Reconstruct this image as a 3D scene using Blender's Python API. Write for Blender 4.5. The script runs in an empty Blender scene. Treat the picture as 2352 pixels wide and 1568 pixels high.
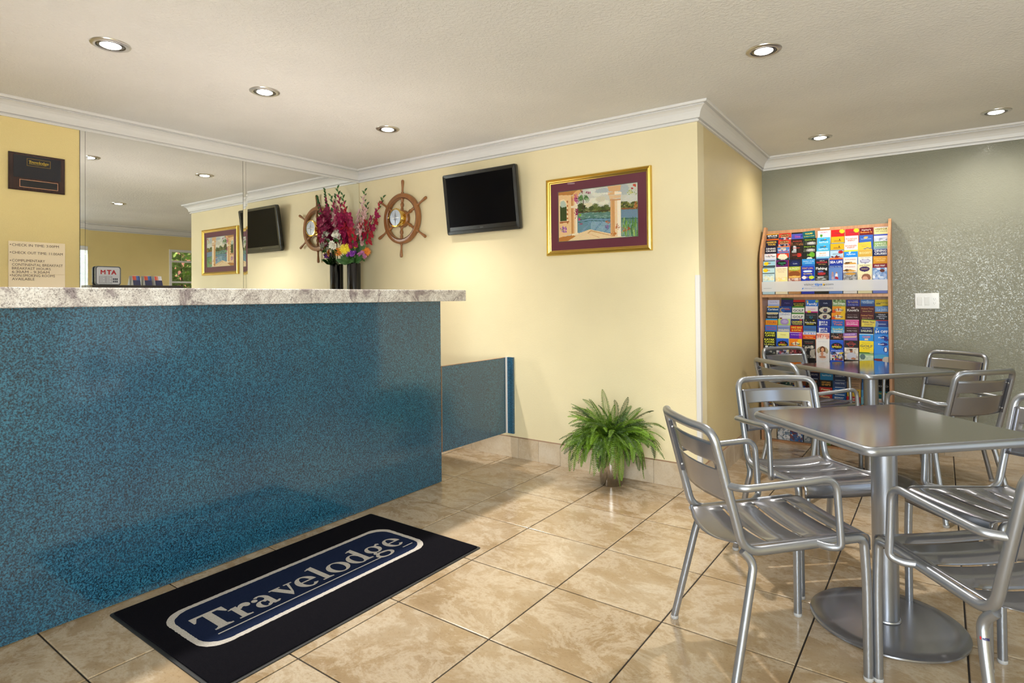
import bpy, math, random
import numpy as np
from mathutils import Vector, Matrix
random.seed(7)
SC = bpy.context.scene
COL = SC.collection
PI = math.pi

# ------------------------------------------------------------------ camera, world, sun, area lights, exposure
def setup_camera():
    cd = bpy.data.cameras.new('camera'); cam = bpy.data.objects.new('camera', cd); COL.objects.link(cam)
    yaw, pit, rol = -0.6263, 0.0116, -0.0092
    f = Vector((math.sin(yaw)*math.cos(pit), math.cos(yaw)*math.cos(pit), math.sin(pit)))
    r = Vector((math.cos(yaw), -math.sin(yaw), 0)); u = r.cross(f)
    c, s = math.cos(rol), math.sin(rol)
    r2, u2 = c*r + s*u, -s*r + c*u
    cam.matrix_world = Matrix(((r2.x, u2.x, -f.x, 2.690), (r2.y, u2.y, -f.y, -3.491), (r2.z, u2.z, -f.z, 1.2094), (0, 0, 0, 1)))
    cd.sensor_width = 36; cd.lens = 36*1364.18/2352; cd.shift_y = -(784-666.87)/2352
    cd.clip_start = 0.02
    SC.camera = cam
setup_camera()

W = bpy.data.worlds.new('world'); SC.world = W; W.use_nodes = True
wn = W.node_tree; sky = wn.nodes.new('ShaderNodeTexSky'); sky.sky_type = 'NISHITA'
sky.sun_elevation = math.radians(48); sky.sun_rotation = math.radians(-60); sky.sun_intensity = 0.6; sky.sun_size = math.radians(2)
wn.links.new(sky.outputs[0], wn.nodes['Background'].inputs[0]); wn.nodes['Background'].inputs[1].default_value = 0.22

def area(name, loc, direction, sx, sy, power, color):
    ld = bpy.data.lights.new(name, 'AREA'); ld.shape = 'RECTANGLE'; ld.size = sx; ld.size_y = sy; ld.energy = power; ld.color = color
    o = bpy.data.objects.new(name, ld); COL.objects.link(o); o.location = loc
    o.rotation_euler = Vector(direction).to_track_quat('-Z', 'Y').to_euler(); return o
area('daylight_front_window', (3.1, -5.36, 1.30), (0, 1, 0.12), 2.2, 1.9, 190, (0.95, 0.975, 1.0))
area('daylight_glass_door', (4.62, -0.75, 1.1), (-1, 0, 0.1), 1.2, 1.9, 7, (0.95, 0.98, 1.0))
SPOT_POWER = 120
SC.view_settings.view_transform = 'Standard'; SC.view_settings.look = 'None'
SC.view_settings.exposure = 0.22; SC.view_settings.gamma = 1.0; SC.view_settings.use_curve_mapping = False
SC.cycles.sample_clamp_indirect = 6.0
SC.cycles.caustics_refractive = False

# ------------------------------------------------------------------ helpers: colour, materials
def lin(h):
    if not isinstance(h, str): return tuple(h)[:3] + (1.0,)
    v = [int(h[i:i+2], 16)/255 for i in (0, 2, 4)]
    return tuple(x/12.92 if x <= .04045 else ((x+.055)/1.055)**2.4 for x in v) + (1.0,)

class NT:
    def __init__(s, m): s.t = m.node_tree; s.n = s.t.nodes; s.b = s.n['Principled BSDF']
    def add(s, typ, **kw):
        n = s.n.new('ShaderNode'+typ)
        for k, v in kw.items():
            if k in n.inputs: n.inputs[k].default_value = v
            else: setattr(n, k, v)
        return n
    def link(s, a, b): s.t.links.new(a, b)
    def ramp(s, fac, stops, interp='LINEAR'):
        r = s.n.new('ShaderNodeValToRGB'); e = r.color_ramp; e.interpolation = interp
        while len(e.elements) < len(stops): e.elements.new(.5)
        for el, (p, c) in zip(e.elements, stops): el.position = p; el.color = c if len(c) == 4 else tuple(c)+(1,)
        s.link(fac, r.inputs[0]); return r.outputs[0]
    def mix(s, fac, a, b, mode='MIX'):
        m = s.n.new('ShaderNodeMix'); m.data_type = 'RGBA'; m.blend_type = mode
        for i, v in ((0, fac), (6, a), (7, b)):
            if hasattr(v, 'links'): s.link(v, m.inputs[i])
            else: m.inputs[i].default_value = v
        return m.outputs[2]
    def noise(s, vec, scale, detail=3, rough=.5, dist=0):
        n = s.add('TexNoise', Scale=scale, Detail=detail, Roughness=rough, Distortion=dist)
        if vec is not None: s.link(vec, n.inputs['Vector'])
        return n
    def bump(s, h, strength, dist=.002):
        b = s.add('Bump', Strength=strength, Distance=dist); s.link(h, b.inputs['Height']); s.link(b.outputs[0], s.b.inputs['Normal'])

def mat(name, color=None, rough=.5, metal=0, coat=0, spec=None, coat_rough=.05):
    m = bpy.data.materials.new(name); m.use_nodes = True; t = NT(m)
    if color is not None: t.b.inputs['Base Color'].default_value = lin(color) if isinstance(color, str) else tuple(color)+(1,)*(4-len(color))
    t.b.inputs['Roughness'].default_value = rough; t.b.inputs['Metallic'].default_value = metal
    t.b.inputs['Coat Weight'].default_value = coat; t.b.inputs['Coat Roughness'].default_value = coat_rough
    if spec is not None: t.b.inputs['Specular IOR Level'].default_value = spec
    return m, t

def paint(name, color, rough, bscale, bstr, coat=0, var=.06, bdist=.002):
    m, t = mat(name, color, rough, coat=coat, coat_rough=.25)
    g = t.add('NewGeometry').outputs['Position']
    n1 = t.noise(g, 1.3, 3); c = Vector(lin(color)[:3])
    t.link(t.ramp(n1.outputs[0], [(.3, tuple(c*(1-var))), (.7, tuple(c*(1+var)))]), t.b.inputs['Base Color'])
    n2 = t.noise(g, bscale, 4, .6, .4)
    h = t.ramp(n2.outputs[0], [(.42, (0, 0, 0)), (.6, (1, 1, 1))])
    t.bump(h, bstr, bdist)
    return m

M = {}
M['yellow'] = paint('yellow_paint', (.80, .70, .455), .42, 190, .22)
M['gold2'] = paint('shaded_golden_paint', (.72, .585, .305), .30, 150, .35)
M['gold'] = paint('golden_paint', (.80, .645, .295), .33, 150, .35)
M['green'] = paint('sage_green_paint', (.225, .225, .168), .22, 95, .55, bdist=.002)
M['ceiling'] = paint('ceiling_paint', (.78, .77, .755), .7, 55, .5, bdist=.003)
M['white'] = mat('white_trim_paint', (.72, .71, .705), .35)[0]
M['whiteplastic'] = mat('white_plastic', (.72, .72, .71), .3)[0]
M['grout'] = mat('dark_grout', (.022, .015, .011), .8)[0]
M['caulk'] = mat('brown_caulk', (.25, .15, .09), .7)[0]

def stone(name, dark, base, light, gloss, scale=1.0):
    m, t = mat(name, None, gloss, spec=.5)
    g = t.add('NewGeometry').outputs['Position']
    oi = t.add('ObjectInfo').outputs['Random']
    mp = t.add('Mapping'); t.link(g, mp.inputs['Vector'])
    cmb = t.add('CombineXYZ')
    mul = t.add('Math', operation='MULTIPLY'); mul.inputs[1].default_value = 37.0; t.link(oi, mul.inputs[0])
    t.link(mul.outputs[0], cmb.inputs[0]); t.link(mul.outputs[0], cmb.inputs[1]); t.link(cmb.outputs[0], mp.inputs['Location'])
    mp.inputs['Rotation'].default_value = (0, 0, .5); mp.inputs['Scale'].default_value = (scale*1.0, scale*1.3, scale)
    v = mp.outputs[0]
    n1 = t.noise(v, 1.7, 7, .68, .3); n2 = t.noise(v, 4.2, 9, .76, .45); n3 = t.noise(v, 70, 3, .7)
    c = t.ramp(n1.outputs[0], [(.28, dark), (.50, base), (.72, light)])
    veins = t.ramp(n2.outputs[0], [(.46, (0, 0, 0)), (.55, (.36, .36, .36)), (.61, (.05, .05, .05)), (.72, (.30, .30, .30))])
    c = t.mix(veins, c, lin('d9cdbb'))
    sp = t.ramp(n3.outputs[0], [(.30, (.82, .79, .74)), (.45, (1, 1, 1))])
    c = t.mix(1.0, c, sp, 'MULTIPLY')
    t.link(c, t.b.inputs['Base Color'])
    rr = t.ramp(n2.outputs[0], [(.3, (gloss*.8,)*3), (.7, (gloss*1.3,)*3)]); t.link(rr, t.b.inputs['Roughness'])
    t.bump(n2.outputs[0], .04, .002)
    return m
M['tile'] = stone('beige_stone_tile', (.255, .165, .080), (.375, .272, .162), (.46, .375, .27), .16)
M['basetile'] = stone('baseboard_tile', (.42, .31, .20), (.55, .44, .31), (.62, .53, .42), .35, 2.2)

def laminate():
    m, t = mat('teal_speckle_laminate', None, .32, coat=1.0, coat_rough=.10)
    g = t.add('NewGeometry').outputs['Position']
    n = t.noise(g, 165, 4, .75); n0 = t.noise(g, 2.2, 2)
    c = t.ramp(n.outputs[0], [(.39, (.006, .016, .030)), (.49, (.012, .075, .145)), (.60, (.034, .185, .31))])
    big = t.ramp(n0.outputs[0], [(.3, (.82, .85, .9)), (.7, (1.12, 1.08, 1.05))])
    t.link(t.mix(1.0, c, big, 'MULTIPLY'), t.b.inputs['Base Color'])
    return m
M['laminate'] = laminate()

def granite():
    m, t = mat('grey_granite', None, .28, coat=.3)
    g = t.add('NewGeometry').outputs['Position']
    n1 = t.noise(g, 6, 6, .7, 1.6); n2 = t.noise(g, 210, 4, .8); n3 = t.noise(g, 42, 6, .78, 1.0)
    c = t.ramp(n1.outputs[0], [(.36, (.34, .29, .31)), (.46, (.68, .65, .64)), (.62, (.88, .87, .87))])
    s1 = t.ramp(n2.outputs[0], [(.38, (.10, .07, .08)), (.46, (.86, .84, .83)), (.62, (1.12, 1.12, 1.12))])
    c = t.mix(.85, c, s1, 'MULTIPLY')
    s2 = t.ramp(n3.outputs[0], [(.35, (.10, .06, .07)), (.42, (1, 1, 1))])
    t.link(t.mix(.9, c, s2, 'MULTIPLY'), t.b.inputs['Base Color'])
    return m
M['granite'] = granite()

def wood(name, a, b, scale, rough=.4):
    m, t = mat(name, None, rough)
    tc = t.add('TexCoord').outputs['Object']
    mp = t.add('Mapping'); mp.inputs['Scale'].default_value = (scale, scale, scale*.12); t.link(tc, mp.inputs[0])
    n = t.noise(mp.outputs[0], 6, 5, .6, .8)
    t.link(t.ramp(n.outputs[0], [(.3, a), (.7, b)]), t.b.inputs['Base Color'])
    return m
M['oak'] = wood('oak_veneer', (.40, .19, .085), (.56, .30, .15), 9)
M['teak'] = wood('varnished_teak', (.21, .082, .024), (.33, .14, .045), 14, .28)
M['darkwood'] = wood('dark_plaque_wood', (.022, .010, .010), (.050, .020, .017), 12, .25)

def metal(name, col, rough, metallic=1.0, amt=0):
    return mat(name, col, rough, metallic)[0]
M['alu'] = metal('silver_aluminium', (.355, .375, .42), .34, .86)
M['alusheet'] = metal('satin_aluminium_sheet', (.285, .288, .318), .21, .76)
M['steeltop'] = metal('brushed_steel', (.35, .342, .33), .12)
M['steelpost'] = metal('grey_steel_post', (.36, .38, .43), .33, .86)
M['chrome'] = metal('mirror_steel', (.42, .40, .38), .10)
M['nickel'] = metal('nickel_trim', (.62, .60, .58), .3)
M['baffle'] = metal('dark_lamp_baffle', (.16, .15, .15), .25)
M['brass'] = metal('polished_brass', (.85, .58, .16), .14, amt=.03)
M['goldleaf'] = metal('gold_frame', (.72, .50, .12), .30)
M['copper'] = metal('copper_rule', (.85, .45, .28), .3)
M['mirror'] = mat('mirror_glass', (.88, .90, .885), .0, 1)[0]
M['blackplastic'] = mat('black_plastic', (.008, .008, .009), .22)[0]
M['screen'] = mat('dark_screen', (.003, .003, .004), .12, spec=.05)[0]
M['vase'] = mat('black_glazed_vase', (.005, .004, .006), .04)[0]
M['darkshelf'] = mat('dark_shelf_board', (.03, .026, .024), .4)[0]
M['mullberry'] = mat('burgundy_matboard', (.12, .012, .035), .55)[0]
M['cream'] = mat('cream_signboard', (.95, .80, .58), .35)[0]
M['engrave'] = mat('brown_engraving', (.10, .055, .035), .6)[0]
M['fillet'] = mat('grey_inner_fillet', (.10, .12, .09), .4)[0]
M['black'] = mat('black_rubber', (.012, .012, .012), .6)[0]
M['clearfoot'] = mat('pale_plastic_foot', (.42, .42, .43), .3)[0]

def carpet(name, a, b):
    m, t = mat(name, None, .95, spec=.02)
    g = t.add('NewGeometry').outputs['Position']; n = t.noise(g, 420, 2, .7)
    t.link(t.ramp(n.outputs[0], [(.3, a), (.7, b)]), t.b.inputs['Base Color']); t.bump(n.outputs[0], .8, .003)
    return m
M['matblack'] = carpet('black_carpet_pile', (.003, .003, .005), (.012, .011, .014))
M['matnavy'] = carpet('navy_carpet_pile', (.006, .010, .030), (.018, .027, .065))
M['matgrey'] = carpet('stone_carpet_pile', (.36, .33, .30), (.60, .56, .52))

def leafmat(name, a, b, rough=.45):
    m, t = mat(name, None, rough)
    oi = t.add('ObjectInfo').outputs['Random']; g = t.add('NewGeometry').outputs['Position']
    n = t.noise(g, 25, 2); add = t.add('Math', operation='ADD'); t.link(oi, add.inputs[0]); t.link(n.outputs[0], add.inputs[1])
    half = t.add('Math', operation='MULTIPLY'); half.inputs[1].default_value = .5; t.link(add.outputs[0], half.inputs[0])
    t.link(t.ramp(half.outputs[0], [(.25, a), (.75, b)]), t.b.inputs['Base Color'])
    t.b.inputs['Subsurface Weight'].default_value = 0
    return m
M['fern'] = leafmat('fern_green', (.016, .050, .003), (.150, .285, .014))
M['stem'] = leafmat('stem_green', (.02, .09, .015), (.06, .17, .03))
M['soil'] = mat('potting_soil', (.03, .018, .01), .9)[0]
M['shrub'] = leafmat('shrub_leaf', (.20, .34, .06), (.80, .84, .50))
M['brickred'] = mat('far_brick_wall', (.16, .06, .045), .8)[0]
M['pavement'] = mat('pale_pavement', (.55, .53, .50), .8)[0]

def petal(name, a, b):
    m, t = mat(name, None, .5)
    g = t.add('NewGeometry').outputs['Position']; n = t.noise(g, 45, 2)
    t.link(t.ramp(n.outputs[0], [(.35, a), (.65, b)]), t.b.inputs['Base Color']); return m
PET = {'magenta': petal('magenta_petal', (.20, .004, .04), (.40, .012, .10)), 'red': petal('crimson_petal', (.28, .005, .02), (.50, .02, .05)),
       'pink': petal('pale_pink_petal', (.65, .36, .36), (.80, .55, .55)), 'white': petal('white_petal', (.62, .60, .50), (.80, .78, .70)),
       'yellow': petal('yellow_petal', (.80, .58, .01), (.95, .80, .03)), 'orange': petal('orange_petal', (.62, .13, .01), (.85, .30, .02)),
       'purple': petal('purple_petal', (.12, .012, .25), (.30, .05, .45)), 'mauve': petal('mauve_petal', (.40, .10, .30), (.62, .25, .50))}

def emit(name, col, st):
    m = bpy.data.materials.new(name); m.use_nodes = True; t = m.node_tree; b = t.nodes['Principled BSDF']
    b.inputs['Base Color'].default_value = tuple(col)+(1,); b.inputs['Emission Color'].default_value = tuple(col)+(1,); b.inputs['Emission Strength'].default_value = st
    return m
M['lamp'] = emit('lit_lamp', (1.0, .95, .86), 9)

def glassmat(name, tint=(1, 1, 1), frost=0.0, refl=1.0):
    m = bpy.data.materials.new(name); m.use_nodes = True; t = m.node_tree; t.nodes.remove(t.nodes['Principled BSDF'])
    out = t.nodes['Material Output']; tr = t.nodes.new('ShaderNodeBsdfTransparent'); tr.inputs[0].default_value = tuple(tint)+(1,)
    gl = t.nodes.new('ShaderNodeBsdfGlossy'); gl.inputs['Roughness'].default_value = .02
    lw = t.nodes.new('ShaderNodeLayerWeight'); lw.inputs[0].default_value = .5
    pw = t.nodes.new('ShaderNodeMath'); pw.operation = 'POWER'; pw.inputs[1].default_value = 4.5; t.links.new(lw.outputs['Facing'], pw.inputs[0])
    fr = t.nodes.new('ShaderNodeMath'); fr.operation = 'MULTIPLY_ADD'; fr.inputs[1].default_value = .55; fr.inputs[2].default_value = .022; t.links.new(pw.outputs[0], fr.inputs[0])
    mx = t.nodes.new('ShaderNodeMixShader'); t.links.new(fr.outputs[0], mx.inputs[0]); t.links.new(tr.outputs[0], mx.inputs[1]); t.links.new(gl.outputs[0], mx.inputs[2])
    res = mx
    if frost:
        df = t.nodes.new('ShaderNodeBsdfDiffuse'); df.inputs[0].default_value = (.80, .80, .84, 1)
        m2 = t.nodes.new('ShaderNodeMixShader'); m2.inputs[0].default_value = frost
        t.links.new(mx.outputs[0], m2.inputs[1]); t.links.new(df.outputs[0], m2.inputs[2]); res = m2
    t.links.new(res.outputs[0], out.inputs[0]); return m
M['pane'] = glassmat('window_glass', (.96, .98, .97))
M['acrylic'] = glassmat('clear_acrylic', (.97, .97, .98))
M['frosted'] = glassmat('frosted_acrylic', (1, 1, 1), .60)

def attr_mat(name, rough, coat=0):
    m, t = mat(name, None, rough, coat=coat, spec=.22); a = t.add('VertexColor'); a.layer_name = 'col'
    t.link(a.outputs[0], t.b.inputs['Base Color']); return m
M['print'] = attr_mat('glossy_print', .42)
M['painting'] = attr_mat('painted_print', .45)
_flat = {}
def flat(h, rough=.4):
    if h not in _flat: _flat[h] = mat('ink_'+h, h, rough)[0]
    return _flat[h]

# ------------------------------------------------------------------ helpers: geometry
class G:
    """collects vertices and faces for ONE mesh object"""
    def __init__(s): s.v = []; s.f = []; s.mi = []; s.cur = 0
    def add(s, vs, fs):
        b = len(s.v); s.v += [tuple(x) for x in vs]
        for f in fs: s.f.append(tuple(i+b for i in f)); s.mi.append(s.cur)
        return s
    def box(s, x0, x1, y0, y1, z0, z1):
        return s.add([(x, y, z) for z in (z0, z1) for y in (y0, y1) for x in (x0, x1)],
                     [(0, 2, 3, 1), (4, 5, 7, 6), (0, 1, 5, 4), (1, 3, 7, 5), (3, 2, 6, 7), (2, 0, 4, 6)])
    def tube(s, pts, r, n=10, closed=False, caps=True, rs=None):
        P = [Vector(p) for p in pts]; m = len(P)
        T = []
        for i in range(m):
            a = P[i-1] if (i > 0 or closed) else P[i]; b = P[(i+1) % m] if (i < m-1 or closed) else P[i]
            T.append((b-a).normalized())
        ref = Vector((0, 0, 1)) if abs(T[0].z) < .9 else Vector((1, 0, 0))
        N = T[0].cross(ref).normalized(); vs = []
        for i in range(m):
            N = (N - T[i]*N.dot(T[i])).normalized(); B = T[i].cross(N)
            rr = rs[i] if rs else r
            for k in range(n):
                a = 2*PI*k/n; vs.append(P[i] + (N*math.cos(a)+B*math.sin(a))*rr)
        fs = []
        for i in range(m if closed else m-1):
            j = (i+1) % m
            for k in range(n): l = (k+1) % n; fs.append((i*n+k, i*n+l, j*n+l, j*n+k))
        if caps and not closed: fs += [tuple(range(n))[::-1], tuple((m-1)*n+k for k in range(n))]
        return s.add(vs, fs)
    def lathe(s, prof, n=32, c=(0, 0, 0), axis='z', caps=(True, True)):
        vs = []; m = len(prof)
        for (r, z) in prof:
            for k in range(n):
                a = 2*PI*k/n; p = (r*math.cos(a), r*math.sin(a), z)
                if axis == 'y': p = (p[0], -p[2], p[1])
                vs.append((c[0]+p[0], c[1]+p[1], c[2]+p[2]))
        fs = [(i*n+k, i*n+(k+1) % n, (i+1)*n+(k+1) % n, (i+1)*n+k) for i in range(m-1) for k in range(n)]
        if caps[0]: fs.append(tuple(range(n))[::-1])
        if caps[1]: fs.append(tuple((m-1)*n+k for k in range(n)))
        return s.add(vs, fs)
    def loops(s, rings, caps=True):
        n = len(rings[0]); vs = [p for r in rings for p in r]
        fs = [(i*n+k, i*n+(k+1) % n, (i+1)*n+(k+1) % n, (i+1)*n+k) for i in range(len(rings)-1) for k in range(n)]
        if caps: fs += [tuple(range(n))[::-1], tuple((len(rings)-1)*n+k for k in range(n))]
        return s.add(vs, fs)

def link(o, parent=None):
    COL.objects.link(o)
    if parent: o.parent = parent
    return o
def build(g, name, m, parent=None, smooth=False, loc=None, rot=None):
    me = bpy.data.meshes.new(name); me.from_pydata(g.v, [], g.f)
    ms = m if isinstance(m, (list, tuple)) else [m]
    for x in ms: me.materials.append(x)
    if len(ms) > 1: me.polygons.foreach_set('material_index', g.mi)
    if smooth:
        me.polygons.foreach_set('use_smooth', [True]*len(me.polygons))
        me.set_sharp_from_angle(angle=math.radians(38))
    me.update()
    o = bpy.data.objects.new(name, me); link(o, parent)
    if loc is not None: o.location = loc
    if rot is not None: o.rotation_euler = rot
    return o
def tag(o, label=None, cat=None, group=None, kind=None):
    if label: o['label'] = label
    if cat: o['category'] = cat
    if group: o['group'] = group
    if kind: o['kind'] = kind
    return o
def thing(name, label, cat, loc=(0, 0, 0), rotz=0, group=None):
    o = bpy.data.objects.new(name, None); COL.objects.link(o); o.empty_display_size = .1
    o.location = loc; o.rotation_euler = (0, 0, rotz); return tag(o, label, cat, group)
def copy_tree(o, parent=None):
    c = o.copy(); COL.objects.link(c)
    if parent: c.parent = parent
    for ch in list(o.children): copy_tree(ch, c)
    return c
def struct(name, g, m, parent=None, smooth=False):
    o = build(g, name, m, parent, smooth)
    if not parent: o['kind'] = 'structure'
    return o
def fillet(pts, r, n=6):
    out = [Vector(pts[0])]; rr = r if isinstance(r, (list, tuple)) else [r]*len(pts)
    for i in range(1, len(pts)-1):
        p = Vector(pts[i]); a = Vector(pts[i-1])-p; b = Vector(pts[i+1])-p
        d = min(rr[i], a.length*.48, b.length*.48); a = p+a.normalized()*d; b = p+b.normalized()*d
        for k in range(n+1):
            t = k/n; out.append(a*(1-t)**2+p*2*t*(1-t)+b*t*t)
    out.append(Vector(pts[-1])); return out
def rrect(hx, hy, r, n=6):
    out = []
    for cx, cy, a0 in ((hx-r, hy-r, 0), (-hx+r, hy-r, 90), (-hx+r, -hy+r, 180), (hx-r, -hy+r, 270)):
        for k in range(n+1):
            a = math.radians(a0+90*k/n); out.append((cx+r*math.cos(a), cy+r*math.sin(a)))
    return out

_txt = {}
def text_geom(s, bold=0, sx=1.0, space=1.0):
    """outline of a line of lettering, height of capitals = 1, starting at x = 0 -> verts (x, y), faces, width"""
    k = (s, bold, sx, space)
    if k not in _txt:
        c = bpy.data.curves.new('t', 'FONT'); c.body = s; c.size = 1.4; c.resolution_u = 2; c.offset = bold; c.space_character = space
        o = bpy.data.objects.new('t', c); me = bpy.data.meshes.new_from_object(o)
        vs = [(v.co.x*sx, v.co.y) for v in me.vertices]; fs = [tuple(p.vertices) for p in me.polygons]
        bpy.data.objects.remove(o); bpy.data.meshes.remove(me); bpy.data.curves.remove(c)
        x0 = min((v[0] for v in vs), default=0); x1 = max((v[0] for v in vs), default=1)
        _txt[k] = ([(x-x0, y) for x, y in vs], fs, x1-x0)
    return _txt[k]
def put_text(g, s, h, ox, oy, mapf, align='l', fit=None, bold=.02, space=1.0):
    """adds text of cap height h; (ox, oy) baseline anchor; mapf turns (x, y) into a 3D point; fit = width to fill"""
    if 'M' in s: bold = 0
    vs, fs, w = text_geom(s, bold, 1.0, space)
    kx = h if fit is None else fit/w
    off = {'l': 0, 'c': -w*kx/2, 'r': -w*kx}[align]
    g.add([mapf(ox+off+x*kx, oy+y*h) for x, y in vs], fs)

# ------------------------------------------------------------------ the room
XL, YB, XC, XC2, YF, XR, YN, H = -1.72, .173, 1.472, 1.425, 2.015, 4.4, -5.2, 2.40
T = .4572
floor = struct('floor', G().box(XL-.1, XR+.1, YN-.1, YF+.1, -.12, -.004), M['grout'])
struct('ceiling', G().box(XL-.1, XR+.1, YN-.1, YF+.1, H, H+.1), M['ceiling'])
# floor tiles, each one a piece of the floor
def tile_mesh(x0, x1, y0, y1, z1, name, bev=.003):
    g = G(); hx, hy = (x1-x0)/2, (y1-y0)/2
    g.loops([[(-hx, -hy, -.012), (hx, -hy, -.012), (hx, hy, -.012), (-hx, hy, -.012)],
             [(-hx, -hy, -.0015), (hx, -hy, -.0015), (hx, hy, -.0015), (-hx, hy, -.0015)],
             [(-hx+bev, -hy+bev, 0), (hx-bev, -hy+bev, 0), (hx-bev, hy-bev, 0), (-hx+bev, hy-bev, 0)]])
    me = bpy.data.meshes.new(name); me.from_pydata(g.v, [], g.f); me.materials.append(M['tile']); return me
full = tile_mesh(0, T-.006, 0, T-.006, 0, 'tile'); cuts = {}
for i in range(-4, 10):
    for j in range(-11, 5):
        x0, x1 = max(i*T, XL), min((i+1)*T, XR); y0, y1 = max(j*T, YN), min((j+1)*T, YF)
        if x1-x0 < .01 or y1-y0 < .01: continue
        if y0 > YB-.01 and x1 < XC2: continue
        if y0 < YB < y1 and x1 <= XC+.02: y1 = YB
        if i == -4 and x0 < -1.4 and j < -8: pass
        w, d = round(x1-x0-.006, 4), round(y1-y0-.006, 4)
        if abs(w-T+.006) < 1e-3 and abs(d-T+.006) < 1e-3: me = full
        else:
            if (w, d) not in cuts: cuts[(w, d)] = tile_mesh(0, w, 0, d, 0, 'tile')
            me = cuts[(w, d)]
        o = bpy.data.objects.new('tile', me); link(o, floor); o.location = ((x0+x1)/2, (y0+y1)/2, 0)

struct('wall_left', G().box(XL-.1, XL, YN-.1, YB+.1, 0, H), M['gold'])
struct('wall_back', G().box(XL, XC, YB, YB+.12, 0, H), M['yellow'])
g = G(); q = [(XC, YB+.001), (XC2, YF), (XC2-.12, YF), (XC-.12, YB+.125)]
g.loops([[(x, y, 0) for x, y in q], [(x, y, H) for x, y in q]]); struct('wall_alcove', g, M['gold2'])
struct('wall_far', G().box(XC2-.1, XR+.1, YF, YF+.1, 0, H), M['green'])
# right wall with window_1, door_1 and window_3 ; near wall with window_2
def wall_with_holes(axis, c0, c1, a0, a1, holes):
    g = G(); a = a0
    def bx(p0, p1, z0, z1):
        if axis == 'x': g.box(c0, c1, p0, p1, z0, z1)
        else: g.box(p0, p1, c0, c1, z0, z1)
    for (h0, h1, z0, z1) in sorted(holes):
        bx(a, h0, 0, H)
        if z0 > 0: bx(h0, h1, 0, z0)
        bx(h0, h1, z1, H); a = h1
    bx(a, a1, 0, H); return g
holesR = [(1.22, 1.98, .95, 2.07), (-1.35, -.02, 0, 2.04)]
struct('wall_right', wall_with_holes('x', XR, XR+.12, YN-.1, YF+.1, holesR), M['gold'])
struct('wall_near', wall_with_holes('y', YN-.12, YN, XL-.1, XR+.1, [(2.0, 4.2, .35, 2.25)]), M['gold'])
def window(name, axis, c0, a0, a1, z0, z1, rails=(), posts=(), w=.04):
    def bx(g, p0, p1, q0, q1, d0=0, d1=.07):
        s = 1 if axis == 'x' else -1
        lo, hi = sorted((c0+s*d0, c0+s*d1))
        return g.box(lo, hi, p0, p1, q0, q1) if axis == 'x' else g.box(p0, p1, lo, hi, q0, q1)
    g = G()
    bx(g, a0, a1, z1-w, z1, -.01); bx(g, a0, a1, z0, z0+w, -.01); bx(g, a0, a0+w, z0+w, z1-w, -.01); bx(g, a1-w, a1, z0+w, z1-w, -.01)
    f = struct(name, g, M['white'])
    for z in rails: build(bx(G(), a0+w, a1-w, z-.014, z+.014, 0, .06), 'rail', M['white'], f)
    for y in posts: build(bx(G(), y-.014, y+.014, z0+w, z1-w, 0, .06), 'mullion', M['white'], f)
    zs = [z0+w]+sorted(rails)+[z1-w]; ys = [a0+w]+sorted(posts)+[a1-w]
    for i in range(len(zs)-1):
        for j in range(len(ys)-1): build(bx(G(), ys[j], ys[j+1], zs[i], zs[i+1], .03, .034), 'pane', M['pane'], f)
    return f
window('window_1', 'x', XR, 1.22, 1.98, .95, 2.07, rails=(1.52, 1.871))
window('window_2', 'y', YN, 2.0, 4.2, .35, 2.25, posts=(3.1,))
d1 = window('door_1', 'x', XR, -1.35, -.02, 0, 2.04, posts=(-.685,), w=.06)
build(G().tube([(XR-.05, -.75, .95), (XR-.05, -.75, 1.25)], .012).box(XR-.05, XR, -.757, -.743, .97, .98).box(XR-.05, XR, -.757, -.743, 1.22, 1.23), 'handle', M['nickel'], d1, True)

# crown moulding: profile swept round the room with mitred corners
path = [(XL, YN), (XL, YB), (XC, YB), (XC2, YF), (XR, YF), (XR, YN)]
prof = [(0, -.108), (.014, -.108), (.016, -.098), (.007, -.095), (.007, -.090), (.022, -.088), (.024, -.080), (.028, -.064), (.036, -.047), (.048, -.034),
        (.060, -.027), (.068, -.024), (.061, -.020), (.061, -.016), (.080, -.015), (.084, -.008), (.084, 0), (0, 0)]
def offs(i, d):
    def ln(k):
        a, b = Vector(path[k]), Vector(path[k+1]); t = (b-a).normalized(); n = Vector((t.y, -t.x)); return a+n*d, t
    if i == 0: return ln(0)[0]
    if i == len(path)-1:
        a, t = ln(i-1); return Vector(path[i])+Vector((t.y, -t.x))*d
    p, t = ln(i-1); q, u = ln(i)
    den = t.x*u.y-t.y*u.x; w = q-p; k = (w.x*u.y-w.y*u.x)/den; return p+t*k
for i in range(len(path)-1):
    rings = []
    for e in (i, i+1): rings.append([(*offs(e, d), H+z) for d, z in prof])
    struct('trim_%d' % (i+1), G().loops(rings), M['white'], smooth=False)
# white corner guard
struct('trim_6', G().loops([[(x, y, z) for x, y in ((XC-.024, YB-.004), (XC+.0035, YB-.004), (XC+.0035, YB+.024), (XC+.0005, YB+.024), (XC+.0005, YB-.0003), (XC-.024, YB-.0003))] for z in (.157, 1.338)]), M['white'])
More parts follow.
